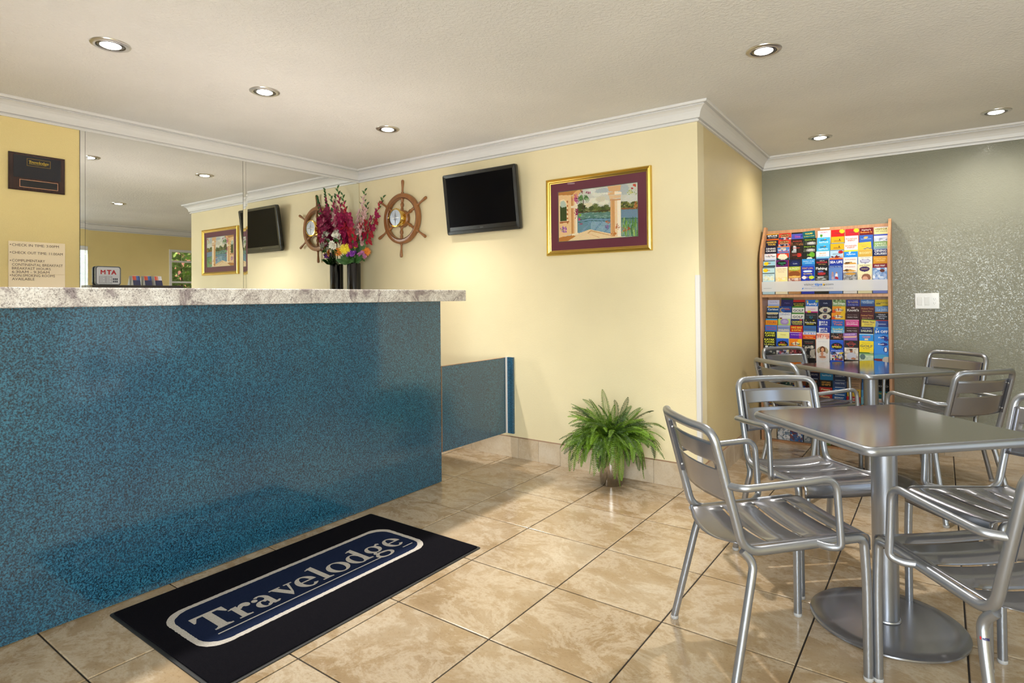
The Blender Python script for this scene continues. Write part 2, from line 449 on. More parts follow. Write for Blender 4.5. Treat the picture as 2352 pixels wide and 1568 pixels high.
# tiled baseboards: each tile a piece, brown caulk line on top
def baseboard(name, A, B, cutsv, h=.15, th=.011, end=0):
    A, B = Vector(A), Vector(B); t = (B-A).normalized(); n = Vector((t.y, -t.x)); L = (B-A).length
    def pr(s, d, z): p = A+t*s+n*d; return (p.x, p.y, z)
    g = G(); g.loops([[pr(0, 0, h), pr(L, 0, h), pr(L, th*.9, h), pr(0, th*.9, h)], [pr(0, 0, h+.006), pr(L, 0, h+.006), pr(L, th*.4, h+.006), pr(0, th*.4, h+.006)]])
    root = struct(name, g, M['caulk'])
    cs = [0]+[c for c in cutsv if .02 < c < L-.02]+[L]
    for a, b in zip(cs[:-1], cs[1:]):
        q = G().loops([[pr(a+.001, 0, 0), pr(b-.001, 0, 0), pr(b-.001, th, 0), pr(a+.001, th, 0)],
                       [pr(a+.001, 0, h), pr(b-.001, 0, h), pr(b-.001, th, h), pr(a+.001, th, h)]])
        build(q, 'tile', M['basetile'], root)
baseboard('baseboard_back', (XL, YB), (XC, YB), [c-XL for c in (-1.28, -.82, -.365, .092, .274, .46, .92, 1.164, 1.354)])
baseboard('baseboard_alcove', (XC, YB), (XC2, YF), [.3, .757, 1.214, 1.67])
baseboard('baseboard_far', (XC2, YF), (XR, YF), [.35, .807, 1.264, 1.721, 2.178, 2.635])
baseboard('baseboard_right', (XR, YF), (XR, 0.0), [.45, .907, 1.364])

# ------------------------------------------------------------------ reception counter, worktop, gate, mirrors
t = thing('reception_counter', 'blue-green speckled laminate reception counter along the left of the lobby', 'counter')
build(G().box(-.004, .008, -5.1, -.592, .004, 1.188), 'front_panel', M['laminate'], t)
build(G().box(-.56, -.004, -.604, -.592, .004, 1.188), 'end_panel', M['laminate'], t)
build(G().box(-.56, -.548, -5.1, -.604, .004, 1.188), 'rear_panel', M['laminate'], t)
g = G(); x0, x1, y0, y1 = -.62, .05, -5.1, -.381
def ring(i, z): return [(x0+i, y0+i, z), (x1-i, y0+i, z), (x1-i, y1-i, z), (x0+i, y1-i, z)]
g.loops([ring(.003, 1.188), ring(0, 1.191), ring(0, 1.258), ring(.003, 1.262)])
tag(build(g, 'granite_countertop', M['granite']), 'long slab of grey speckled granite on top of the blue counter', 'countertop')

t = thing('counter_gate', 'low blue-green laminate swing gate between counter end and yellow wall', 'gate', (0, -.575, 0), -math.atan2(.012, .69))
build(G().box(-.018, 0, 0, .690, .19, .755), 'panel', M['laminate'], t)
build(G().box(-.018, .0008, -.003, -.0002, .19, .755), 'edge_strip', M['oak'], t)
build(G().box(-.018, 0, 0, .690, .7552, .757), 'top_edge', M['oak'], t)
t = thing('gate_jamb', 'narrow blue-green laminate strip fixed to the yellow wall beside the gate', 'post', (0.03, YB, 0))
build(G().box(-.031, .024, -.016, 0, .178, .755), 'panel', M['laminate'], t)
build(G().box(-.058, -.0315, -.012, 0, .178, .755), 'stop_strip', M['white'], t)

def mirror(y0, y1, label, bev):
    z0, z1 = 1.06, 2.296
    t = thing('mirror_panel', label, 'mirror', (XL, y0, z0))
    L = y1-y0; h = z1-z0
    g = G().add([(.0055, bev, .002), (.0055, L, .002), (.0055, L, h), (.0055, bev, h)], [(0, 1, 2, 3)])
    g.add([(.001, bev, 0), (.001, L, 0), (.001, L, h), (.001, bev, h)], [(3, 2, 1, 0)])
    g.add([(.001, L, 0), (.0055, L, .002), (.0055, L, h), (.001, L, h)], [(0, 1, 2, 3)])
    build(g, 'glass', M['mirror'], t)
    b = G().add([(.0046, 0, .002), (.0055, bev*.62, .002), (.0055, bev*.62, h), (.0046, 0, h)], [(0, 1, 2, 3)])
    b.add([(.0052, bev*.66, .002), (.0055, bev, .002), (.0055, bev, h), (.0052, bev*.66, h)], [(0, 1, 2, 3)])
    build(b, 'bevel', M['mirror'], t)
    build(G().box(0, .001, 0, L, 0, h).box(.001, .0027, -.0018, 0, 0, h), 'backing', M['black'], t)
mirror(-2.052, -.972, 'wide frameless wall mirror nearest the check-in notice', .042)
mirror(-.969, .168, 'frameless wall mirror in the corner behind the flowers', .034)

# back cabinet and shelf carrying the small things in front of the mirror
t = thing('back_cabinet', 'low white cabinet under the mirrors, behind the reception counter', 'cabinet', (XL, -2.4, 0))
build(G().box(.001, .36, 0, 2.545, .08, 1.02), 'body', M['white'], t)
for k in range(4):
    d = build(G().box(.361, .378, .01+k*.637, .625+k*.637, .1, 1.0), 'door', M['white'], t)
    build(G().tube([(.378, .08+k*.637, .9), (.396, .08+k*.637, .9)], .012), 'knob', M['nickel'], d, True)
tag(build(G().box(XL+.001, XL+.40, -2.42, .160, 1.021, 1.05), 'back_worktop', M['granite']), 'granite worktop along the foot of the mirrors', 'worktop')
t = thing('display_shelf', 'thin dark shelf at the foot of the mirror carrying sign and leaflets', 'shelf', (XL+.006, -2.02, 1.05))
build(G().box(0, .10, 0, .55, .243, .262), 'board', M['darkshelf'], t)
for y in (.03, .50): build(G().box(.01, .09, y, y+.02, .0005, .243), 'bracket', M['darkshelf'], t)

# ------------------------------------------------------------------ wall plaque and notice on the left wall
LW = lambda x0, y0, z0: (lambda x, y: (x0, y0+x, z0+y))
t = thing('wall_plaque', 'dark wooden award plaque hanging above the check-in notice', 'plaque', (XL, -2.41, 1.870))
g = G(); g.loops([[(0.001, 0, 0), (.001, .275, 0), (.001, .275, .22), (.001, 0, .22)], [(.014, 0, 0), (.014, .275, 0), (.014, .275, .22), (.014, 0, .22)],
                  [(.018, .006, .006), (.018, .269, .006), (.018, .269, .214), (.018, .006, .214)]]); build(g, 'board', M['darkwood'], t)
build(G().box(.018, .0195, .022, .253, .075, .206), 'plate', mat('dark_blue_plate', (.010, .012, .020), .3)[0], t)
g = G()
def frame_lines(g, x, y0, y1, z0, z1, w):
    g.box(x, x+.001, y0, y1, z0, z0+w).box(x, x+.001, y0, y1, z1-w, z1).box(x, x+.001, y0, y0+w, z0, z1).box(x, x+.001, y1-w, y1, z0, z1)
frame_lines(g, .0195, .085, .200, .148, .192, .0014)
build(g, 'border', flat('a8872c'), t)
g = G(); put_text(g, 'MANAGER', .017, .142, .113, LW(.0198, 0, 0), 'c', .18, .02); put_text(g, 'ON DUTY', .017, .142, .086, LW(.0198, 0, 0), 'c', .14, .02); build(g, 'lettering', flat('241f26'), t)
build(G().box(.018, .0185, .052, .236, .022, .062), 'name_plate', mat('dark_name_plate', (.012, .012, .016), .3)[0], t)
g = G(); frame_lines(g, .0185, .050, .238, .018, .064, .0025); build(g, 'name_border', M['copper'], t)
PLAQUE = t

t = thing('notice_board', 'cream engraved check-in times notice on the left wall below the plaque', 'sign', (XL, -2.408, 1.28))
build(G().box(.001, .007, 0, .276, .0945, .287), 'upper_plate', M['cream'], t)
build(G().box(.001, .007, 0, .276, .0, .0935), 'lower_plate', M['cream'], t)
g = G(); mp = LW(.0076, 0, 0)
for z, s, fit in ((1.538, 'CHECK IN TIME: 3:00PM', .228), (1.493, 'CHECK OUT TIME: 11:00AM', .248), (1.446, 'COMPLIMENTARY', .158), (1.422, 'CONTINENTAL BREAKFAST', .248),
                  (1.400, 'BREAKFAST HOURS', .186), (1.379, '6:30AM - 9:30AM', .180), (1.358, 'NON-SMOKING ROOMS', .208), (1.337, 'AVAILABLE', .107)):
    put_text(g, s, .0155, .016, z-1.28, mp, 'l', fit, .0)
for z in (1.546, 1.501, 1.453, 1.366): g.add([(.0076, .009+.003*math.cos(a), z-1.28+.003*math.sin(a)) for a in [k*PI/4 for k in range(8)]], [tuple(range(8))])
build(g, 'lettering', M['engrave'], t)

# small transit sign and three leaflet holders on the shelf
t = thing('counter_sign', 'small grey rounded sign with red letters on the mirror shelf', 'sign', (XL+.028, -1.906, 1.312), 0)
rr = rrect(.073, .0615, .016); o_ = [(-.006, x, .0615+z) for x, z in rr]
g = G().loops([o_, [(.006, x, .0615+z) for x, z in rr]]); build(g, 'frame', mat('grey_sign_frame', (.12, .13, .15), .35)[0], t)
rr = rrect(.066, .055, .012); g = G().loops([[(.0061, x, .0615+z) for x, z in rr], [(.0075, x, .0615+z) for x, z in rr]]); build(g, 'panel', mat('pale_sign_panel', (.62, .63, .68), .35)[0], t)
for ch_, o_c in (('M', -.0305), ('T', .004), ('A', .031)):
    g = G(); [put_text(g, ch_, .028, o_c+o_x, .071+o_y, LW(.0079+.0002*k_, 0, 0), 'c') for k_, (o_x, o_y) in enumerate(((-.0012, 0), (.0012, 0), (0, .0008), (0, -.0008), (.0005, 0)))]; build(g, 'letter', flat('b01522'), t)
g = G()
for y0, y1 in ((-.052, -.018), (-.014, .020)):
    for z0, z1 in ((.012, .058),): frame_lines(g, .0076, y0, y1, z0, z1, .0012)
    for k in range(5): g.box(.0076, .008, y0+.004, y1-.004-(k % 2)*.008, .05-k*.008, .0515-k*.008)
for k in range(6): g.box(.0076, .008, .026+(k % 3)*.010, .033+(k % 3)*.010, .034-(k//3)*.016, .046-(k//3)*.016)
build(g, 'small_print', flat('2b2f45'), t)
build(G().box(-.02, .02, -.05, .05, .0002, .004), 'foot', M['blackplastic'], t)
for k, (y, side) in enumerate(((-1.742, 'nearest the grey sign'), (-1.670, 'in the middle of three'), (-1.604, 'farthest from the grey sign'))):
    t = thing('leaflet_holder', 'small red and navy leaflet holder on the mirror shelf, '+side, 'leaflets', (XL+.034, y, 1.312), 0, 'leaflet holders on the mirror shelf')
    w = .0235
    g = G().add([(.018, -w, .0), (.018, w, 0), (-.004, w*.9, .066), (-.004, -w*.9, .066), (-.02, -w, 0), (-.02, w, 0)], [(0, 1, 2, 3), (5, 4, 3, 2), (4, 0, 3), (1, 5, 2), (0, 4, 5, 1)])
    build(g, 'holder', flat('d8d6d4'), t)
    f = lambda x, z: (.0186-.022*z/.066, x, z)
    g = G().add([f(-w*.97, .001), f(w*.97, .001), f(w*.95, .036), f(-w*.95, .036)], [(0, 1, 2, 3)]); build(g, 'front_card', flat('1d2450'), t)
    for i, c in enumerate(('c8462c', 'cf5a3c', '3f6bb0', '26468c') if k < 2 else ('c8462c', 'd58a70', 'd9dbe8', 'e6e6ee')):
        xa = -w*.95+i*w*.475; g = G().add([f(xa, .0362), f(xa+w*.475, .0362), f(xa+w*.46, .064), f(xa, .064)], [(0, 1, 2, 3)]); build(g, 'top_band', flat(c), t)
    g = G()
    for i in range(3): g.add([(.0192-.022*(.018+.006)/.066, -w*.7+i*w*.5, .018), (.0192-.022*(.018+.006)/.066, -w*.7+i*w*.5+w*.38, .018), (.0192-.022*(.024+.006)/.066, -w*.7+i*w*.5+w*.38, .025), (.0192-.022*(.024+.006)/.066, -w*.7+i*w*.5, .025)], [(0, 1, 2, 3)])
    build(g, 'small_print', flat('d8dae6'), t)

# ------------------------------------------------------------------ recessed ceiling lights
def downlight(x, y, label):
    t = thing('recessed_light', label, 'ceiling light', (x, y, H), 0, 'recessed ceiling lights')
    build(G().lathe([(.060, -.0005), (.060, -.007), (.070, -.009), (.081, -.004), (.082, -.0005)], 40, caps=(False, False)), 'trim_ring', M['nickel'], t, True)
    build(G().lathe([(.0605, -.002), (.052, -.0065), (.040, -.005)], 32, caps=(False, False)), 'inner_ring', M['baffle'], t, True)
    build(G().lathe([(.0425, -.001), (.0425, -.007), (.036, -.0105), (.02, -.0125)], 32), 'lamp', M['lamp'], t, True)
    ld = bpy.data.lights.new('lamp_beam', 'SPOT'); ld.energy = SPOT_POWER*(.30 if y > 1 else 1.15 if x < 0 else 1); ld.color = (1.0, .945, .865); ld.spot_size = math.radians(165 if y > 1 else 112 if x < 0 else 100); ld.spot_blend = 1.0; ld.shadow_soft_size = .028
    o = bpy.data.objects.new('lamp_beam', ld); link(o, t); o.location = (0, 0, -.035)
    return t
for x, y, s in ((-.42, -2.354, 'large in view above the counter, nearest the dark plaque'), (-.432, -1.572, 'above the middle of the counter, second in its row of three'),
                (-.446, -.628, 'above the counter end, nearest the mirror corner'), (2.005, -.438, 'above the nearer steel table'),
                (1.961, 1.516, 'above the leaflet rack'), (2.996, 1.527, 'nearest the sage green wall, right of the rack')):
    downlight(x, y, 'round lit downlight '+s)

# ------------------------------------------------------------------ tables
def make_table(label, x, y, rot):
    t = thing('cafe_table', label, 'table', (x, y, 0), rot)
    hx, hy = .338, .318
    g = G(); rings = []
    for ins, z in ((.012, .705), (.003, .709), (0, .717), (.0, .723), (.004, .731), (.012, .735)):
        rings.append([(px, py, z) for px, py in rrect(hx-ins, hy-ins, .038-ins*.6, 8)])
    g.loops(rings); build(g, 'edge_band', M['alu'], t, True)
    build(G().loops([[(px, py, z) for px, py in rrect(hx-.0125, hy-.0125, .030, 8)] for z in (.7352, .7358)]), 'table_top', M['steeltop'], t)
    build(G().lathe([(.13, .697), (.13, .7045)], 32).lathe([(.05, .66), (.05, .697)], 24), 'top_bracket', M['steelpost'], t, True)
    build(G().lathe([(.0425, .018), (.0425, .66)], 40), 'post', M['steelpost'], t, True)
    build(G().lathe([(.247, .001), (.252, .005), (.251, .010), (.243, .0145), (.20, .0160), (.06, .018)], 72), 'base', M['alusheet'], t, True)
    build(G().lathe([(.0428, .018), (.048, .019), (.046, .024), (.0428, .025)], 40, caps=(False, False)), 'collar', M['steelpost'], t, True)
    return t
make_table('square brushed steel cafe table nearer the camera on a round base', 2.508, -.908, math.radians(46.2))
make_table('square brushed steel cafe table farther back, beside the leaflet rack', 2.308, 1.01, math.radians(50.5))

# ------------------------------------------------------------------ armchairs
def make_chair(label):
    t = thing('aluminium_armchair', label, 'chair', (0, 0, 0), 0, 'aluminium armchairs round the two steel tables')
    zs, zf, wr, wf, yr, yf, zt, yt, wt = .421, .447, .193, .190, -.172, .224, .797, -.268, .194
    R_ = .0142
    half = [(-wt, yt, zt), (-wr, yr, zs), (-wf, yf-.06, zf-.004)]
    # back hoop with both seat rails: one bent tube, top bar bowed backwards
    pts = [(wf, yf-.055, zf-.0035), (wr, yr, zs), (wt, yt, zt), (.10, yt-.030, zt+.002), (0, yt-.036, zt+.003), (-.10, yt-.030, zt+.002), (-wt, yt, zt), (-wr, yr, zs), (-wf, yf-.055, zf-.0035)]
    build(G().tube(fillet(pts, [0, .055, .062, .05, .05, .05, .062, .055, 0], 7), R_, 12), 'back_frame', M['alu'], t, True)
    for s in (1, -1):
        fl = [(s*wf, yf-.055, zf-.0035), (s*wf, yf, zf), (s*.190, .233, .30), (s*.190, .233, .012)]
        f = build(G().tube(fillet(fl, [0, .062, .1, 0], 8), R_-.0004, 12), 'leg', M['alu'], t, True)
        build(G().lathe([(.0120, .0), (.0145, .003), (.0147, .010), (.0143, .013)], 14, (s*.190, .233, 0)), 'foot_cap', M['clearfoot'], f, True)
        rl = [(s*(wr-.002), yr-.004, .428), (s*(wr+.005), yr+.028, .390), (s*.2065, -.158, .335), (s*.233, -.231, .012)]
        f = build(G().tube(fillet(rl, [0, .05, .09, 0], 8), R_-.001, 12), 'leg', M['alu'], t, True)
        build(G().lathe([(.0120, .0), (.0145, .003), (.0147, .010), (.0143, .013)], 14, (s*.233, -.231, 0)), 'foot_cap', M['clearfoot'], f, True)
        k = (.629-zs)/(zt-zs); ax, ay = wr+k*(wt-wr), yr+k*(yt-yr)
        al = [(s*(ax+.008), ay+.006, .629), (s*.243, ay+.030, .632), (s*.246, .0, .645), (s*.243, .099, .654), (s*.243, .112, .443), (s*.222, .085, .436), (s*(wf+.006), .066, .438)]
        build(G().tube(fillet(al, [0, .045, .06, .055, .042, .02, 0], 8), .0112, 10), 'arm', M['alu'], t, True)
    # seat: pressed sheet, three slots across, rolled-down front edge
    xs = [-.181, -.168, -.153, -.1, -.05, 0, .05, .1, .153, .168, .181]
    ys = [-.190, -.178, -.145, -.0835, -.0735, -.02, .0365, .0465, .10, .1595, .1695, .212, .236, .248, .254, .254, .254]
    def sz(x, y, j):
        rail = zs+.016+(y-yr)/(yf-yr)*(zf-zs-.006)
        z = rail-(.023-.019*min(1, max(0, (y+.19)/.40)))*(1-(x/.181)**2)
        if y < -.15: z += ((-.15-y)/.04)**2*.010
        drop = {11: 0, 12: .002, 13: .008, 14: .020, 15: .038, 16: .056}.get(j, 0)
        return z-drop
    g = G(); vs = []
    for j, y in enumerate(ys):
        for x in xs:
            yy = y-(.034*(1-(x/.181)**2) if y < -.14 else 0)*min(1, (-.14-y)/.05 if y < -.14 else 0)
            vs.append((x*(.95 if y < -.17 else 1), yy, sz(x, y, j)))
    n = len(xs); fs = []
    for j in range(len(ys)-1):
        for i in range(n-1):
            if ys[j] in (-.0835, .0365, .1595) and 2 <= i <= n-4: continue
            fs.append((j*n+i, j*n+i+1, (j+1)*n+i+1, (j+1)*n+i))
    g.add(vs, fs); o = build(g, 'seat', M['alusheet'], t, True)
    o.modifiers.new('thickness', 'SOLIDIFY').thickness = .0025
    # backrest: curved sheet with one long slot, riveted flanges
    zz = [.566, .580, .630, .664, .668, .690, .694, .742, .755]; xb = [-.178, -.164, -.150, -.12, -.06, 0, .06, .12, .150, .164, .178]
    def by(x, z): return yr+(z-zs)*(yt-yr)/(zt-zs)-.034*(1-(x/.178)**2)+.004
    vs = [(x, by(x, z), z) for z in zz for x in xb]; n = len(xb)
    fs = [(j*n+i, j*n+i+1, (j+1)*n+i+1, (j+1)*n+i) for j in range(len(zz)-1) for i in range(n-1) if not (zz[j] == .668 and 2 <= i <= n-4)]
    o = build(G().add(vs, fs), 'backrest', M['alusheet'], t, True); o.modifiers.new('thickness', 'SOLIDIFY').thickness = .0025
    for s in (1, -1):
        g = G(); b0, b1 = by(.178, .568), by(.178, .752)
        g.loops([[(s*.1795, b0-.014, .568), (s*.1795, b1-.014, .752), (s*.1795, b1+.012, .752), (s*.1795, b0+.012, .568)],
                 [(s*.1770, b0-.014, .568), (s*.1770, b1-.014, .752), (s*.1770, b1+.012, .752), (s*.1770, b0+.012, .568)]])
        f = build(g, 'bracket', M['alusheet'], t)
        for z in (.592, .730):
            yb = by(.178, z)-.004; g = G()
            g.loops([[(s*(.1768-d), yb+r*math.cos(a), z+r*math.sin(a)) for a in [k*PI/4 for k in range(8)]] for r, d in ((.0055, 0), (.0045, .002), (.002, .003))])
            build(g, 'rivet', M['nickel'], f)
    return t
chairs = [(2.187, -1.339, -.839, 'silver slatted armchair left of the nearer table, its back to the counter'),
          (2.206, -.592, -2.413, 'silver armchair catching bright light on seat and back behind the nearer table'),
          (2.810, -1.357, .734, 'silver armchair lowest in view, with a small maker sticker on its rear leg'),
          (2.870, -.674, -3.945, 'silver armchair right of the nearer table, its seat half out of view'),
          (1.919, 1.254, -2.187, 'silver armchair pushed under the farther table, directly before the leaflet rack'),
          (2.030, .610, -.736, 'silver armchair near the golden side wall, its bolted back turned to us'),
          (2.607, 1.372, -3.790, 'silver armchair between the farther table and the sage green wall'),
          (2.663, .642, .877, 'silver armchair on the near right side of the farther table, back turned to us')]
c0 = make_chair(chairs[0][3]); made = []
for i, (x, y, a, lab) in enumerate(chairs):
    o = c0 if i == 0 else copy_tree(c0)
    o.location = (x, y, 0); o.rotation_euler = (0, 0, a); o['label'] = lab; made.append(o)
# maker's sticker on the rear leg of the third chair
leg = [c for c in made[2].children if c.name.startswith('leg')][3]
rl_ = fillet([(-.191, -.176, .428), (-.198, -.144, .390), (-.2065, -.158, .335), (-.233, -.231, .012)], [0, .05, .09, 0], 8)
k_ = min(range(len(rl_)-1), key=lambda k: abs(rl_[k].z-.352)); P0, P1 = rl_[k_], rl_[k_+1]; u_ = (P1-P0).normalized(); c_ = P0
g = G(); out = Vector((-.35, -.93, 0)).normalized(); side = out.cross(u_).normalized(); out = u_.cross(side)
def mp(x, y):
    a = x/.0135; return tuple(c_+side*math.sin(a)*.0136+out*math.cos(a)*.0136-u_*y)
put_text(g, 'emu', .008, .001, -.004, mp, 'c', .017, .06); build(g, 'sticker_lettering', flat('1c1f5a'), leg)
g = G().add([mp(-.013, -.004), mp(-.0095, -.004), mp(-.0095, .003), mp(-.013, .003)], [(0, 1, 2, 3)]); build(g, 'sticker_mark', flat('b8202a'), leg)

# ------------------------------------------------------------------ ship's wheel clock
t = thing('ship_wheel', 'varnished wooden ship wheel with brass instrument hung on the yellow wall', 'wall decoration', (-1.118, YB, 1.905))
build(G().lathe([(.176, .014), (.174, .020), (.175, .040), (.180, .045), (.214, .045), (.220, .041), (.222, .020), (.217, .014), (.176, .014)], 72, axis='y', caps=(False, False)), 'rim', M['teak'], t, True)
build(G().lathe([(.180, .0452), (.182, .0465), (.184, .0452)], 72, axis='y', caps=(False, False)), 'groove', M['darkwood'], t, True)
build(G().lathe([(.070, .0005), (.076, .006), (.078, .036), (.070, .044), (.0, .044)], 48, axis='y', caps=(True, False)), 'hub', M['teak'], t, True)
for k in range(6):
    a = math.radians(90+60*k-2); ca, sa = math.cos(a), math.sin(a)
    def sp(prof): rs = [r for r, _ in prof]; return G().tube([(ca*d, -.030, sa*d) for _, d in prof], .01, 12, rs=rs)
    build(sp([(.011, .07), (.013, .085), (.009, .095), (.015, .112), (.016, .125), (.009, .142), (.013, .150), (.013, .176)]), 'spoke', M['teak'], t, True)
    build(sp([(.013, .219), (.013, .228), (.008, .233), (.009, .240), (.0085, .262), (.011, .290), (.0135, .318), (.012, .332), (.006, .338), (.001, .3385)]), 'handle', M['teak'], t, True)
b = build(G().lathe([(.066, .044), (.066, .050), (.058, .054), (.058, .088), (.068, .092), (.080, .094), (.082, .102), (.078, .110), (.070, .112)], 56, axis='y', caps=(False, False)), 'brass_case', M['brass'], t, True)
build(G().lathe([(.0705, .108), (.0, .1085)], 56, axis='y', caps=(False, False)), 'dial', M['steelpost'], b, True)
for k in range(8):
    a = k*PI/4; r_ = .062 if k % 2 == 0 else .038; g = G()
    g.add([(0, -.1105, 0), (math.cos(a-.16)*r_*.35, -.1092, math.sin(a-.16)*r_*.35), (math.cos(a)*r_, -.1092, math.sin(a)*r_), (math.cos(a+.16)*r_*.35, -.1092, math.sin(a+.16)*r_*.35)], [(0, 1, 2), (0, 2, 3)])
    build(g, 'star_point', M['steelpost'] if k % 2 else M['chrome'], b)
build(G().tube([(-.085, -.098, .006), (-.094, -.098, .006)], .008, 10).tube([(-.088, -.098, -.016), (-.088, -.098, .02)], .005, 8), 'hinge', M['brass'], b, True)

# ------------------------------------------------------------------ television
t = thing('wall_television', 'black flat screen television tilted on a bracket on the yellow wall', 'television', (-.194, .086, 1.955))
t.rotation_euler = (math.radians(7.2), 0, 0)
hx, hz = .362, .240
def yr_(pts, y): return [(x, y, z) for x, z in pts]
g = G().loops([yr_(rrect(hx-.03, hz-.03, .02), .052), yr_(rrect(hx-.004, hz-.004, .014), .030), yr_(rrect(hx, hz, .014), .022), yr_(rrect(hx, hz, .014), -.004), yr_(rrect(hx-.005, hz-.005, .010), -.010),
               yr_(rrect(hx-.030, hz-.027, .004), -.0085), yr_(rrect(hx-.032, hz-.029, .003), -.005)]); build(g, 'bezel', M['blackplastic'], t, True)
build(G().box(-hx+.032, hx-.032, -.0054, -.0050, -hz+.060, hz-.028), 'screen', M['screen'], t)
build(G().box(-hx+.034, hx-.034, -.0082, -.0052, -hz+.030, -hz+.056), 'lower_bezel', M['blackplastic'], t)
g = G(); put_text(g, 'Panasonic', .0055, 0, -hz+.040, lambda x, y: (x, -.0084, y), 'c', .032, .0); build(g, 'brand_lettering', flat('77777a'), t)
build(G().loops([yr_(rrect(.22, .15, .02), .050), yr_(rrect(.20, .13, .02), .066)]), 'rear_housing', M['blackplastic'], t)
build(G().box(-.09, .09, .0662, .0700, -.08, .08), 'mount_plate', M['black'], t)
w_ = build(G().box(-.05, .05, .070, .0785, -.095, -.02), 'wall_bracket', M['black'], t)
SC.view_layers[0].update() if False else None

# ------------------------------------------------------------------ framed picture
t = thing('framed_picture', 'gold framed terrace painting with burgundy mat on the yellow wall', 'picture', (.770, YB, 1.783))
PW, PH = .4035, .276
def rect(ins, y): return [(-PW+ins, -y, -PH+ins), (PW-ins, -y, -PH+ins), (PW-ins, -y, PH-ins), (-PW+ins, -y, PH-ins)]
g = G().loops([rect(0, .001), rect(0, .018), rect(.004, .026), (rect(.010, .028)), rect(.014, .022), rect(.019, .024), rect(.026, .020), rect(.030, .014), rect(.036, .011)], caps=False); build(g, 'frame', M['goldleaf'], t)
g = G().loops([rect(.034, .0105), rect(.096, .0105)], caps=False); build(g, 'mat_board', M['mullberry'], t)
g = G().loops([rect(.096, .0107), rect(.0985, .0110), rect(.0995, .0085)], caps=False); build(g, 'inner_border', M['fillet'], t)
build(G().add(rect(.033, .0125), [(0, 1, 2, 3)]), 'glass', M['pane'], t)
build(G().box(-PW+.002, PW-.002, -.004, -.001, -PH+.002, PH-.002), 'backing', M['black'], t)

def raster(w, h, bg): return np.tile(np.array(bg, float), (h, w, 1))
def rgb(h): return np.array([int(h[i:i+2], 16)/255 for i in (0, 2, 4)])
def fillp(img, pts, col, alpha=1.0):
    h, w, _ = img.shape; xs = (np.arange(w)+.5)/w; ys = (np.arange(h)+.5)/h; X, Y = np.meshgrid(xs, ys); ins = np.zeros((h, w), bool)
    for (x0, y0), (x1, y1) in zip(pts, pts[1:]+pts[:1]):
        if y0 == y1: continue
        c = (Y > min(y0, y1)) & (Y <= max(y0, y1)) & (X < (Y-y0)*(x1-x0)/(y1-y0)+x0); ins ^= c
    img[ins] = img[ins]*(1-alpha)+rgb(col)*alpha
def blob(img, cx, cy, rx, ry, col, alpha=1.0, ragged=0, rs=None):
    h, w, _ = img.shape; xs = (np.arange(w)+.5)/w; ys = (np.arange(h)+.5)/h; X, Y = np.meshgrid(xs, ys)
    d = ((X-cx)/rx)**2+((Y-cy)/ry)**2
    if ragged: d = d+rs.uniform(-ragged, ragged, d.shape)
    m = d < 1; img[m] = img[m]*(1-alpha)+rgb(col)*alpha
def tolin(a): return np.where(a <= .04045, a/12.92, ((a+.055)/1.055)**2.4)
def color_grid(img, x0, x1, z0, z1, y, name, m, parent, yf=None):
    """flat printed sheet: a grid of faces facing -Y, each with its own printed colour"""
    h, w, _ = img.shape
    vs = [(x0+(x1-x0)*i/w, y, z1-(z1-z0)*j/h) for j in range(h+1) for i in range(w+1)]
    fs = [((j+1)*(w+1)+i, (j+1)*(w+1)+i+1, j*(w+1)+i+1, j*(w+1)+i) for j in range(h) for i in range(w)]
    me = bpy.data.meshes.new(name); me.from_pydata(vs, [], fs); me.materials.append(m)
    ca = me.color_attributes.new('col', 'FLOAT_COLOR', 'CORNER')
    c = np.ones((h*w, 4, 4)); c[:, :, :3] = tolin(np.clip(img, 0, 1)).reshape(h*w, 1, 3); ca.data.foreach_set('color', c.ravel())
    o = bpy.data.objects.new(name, me); return link(o, parent)

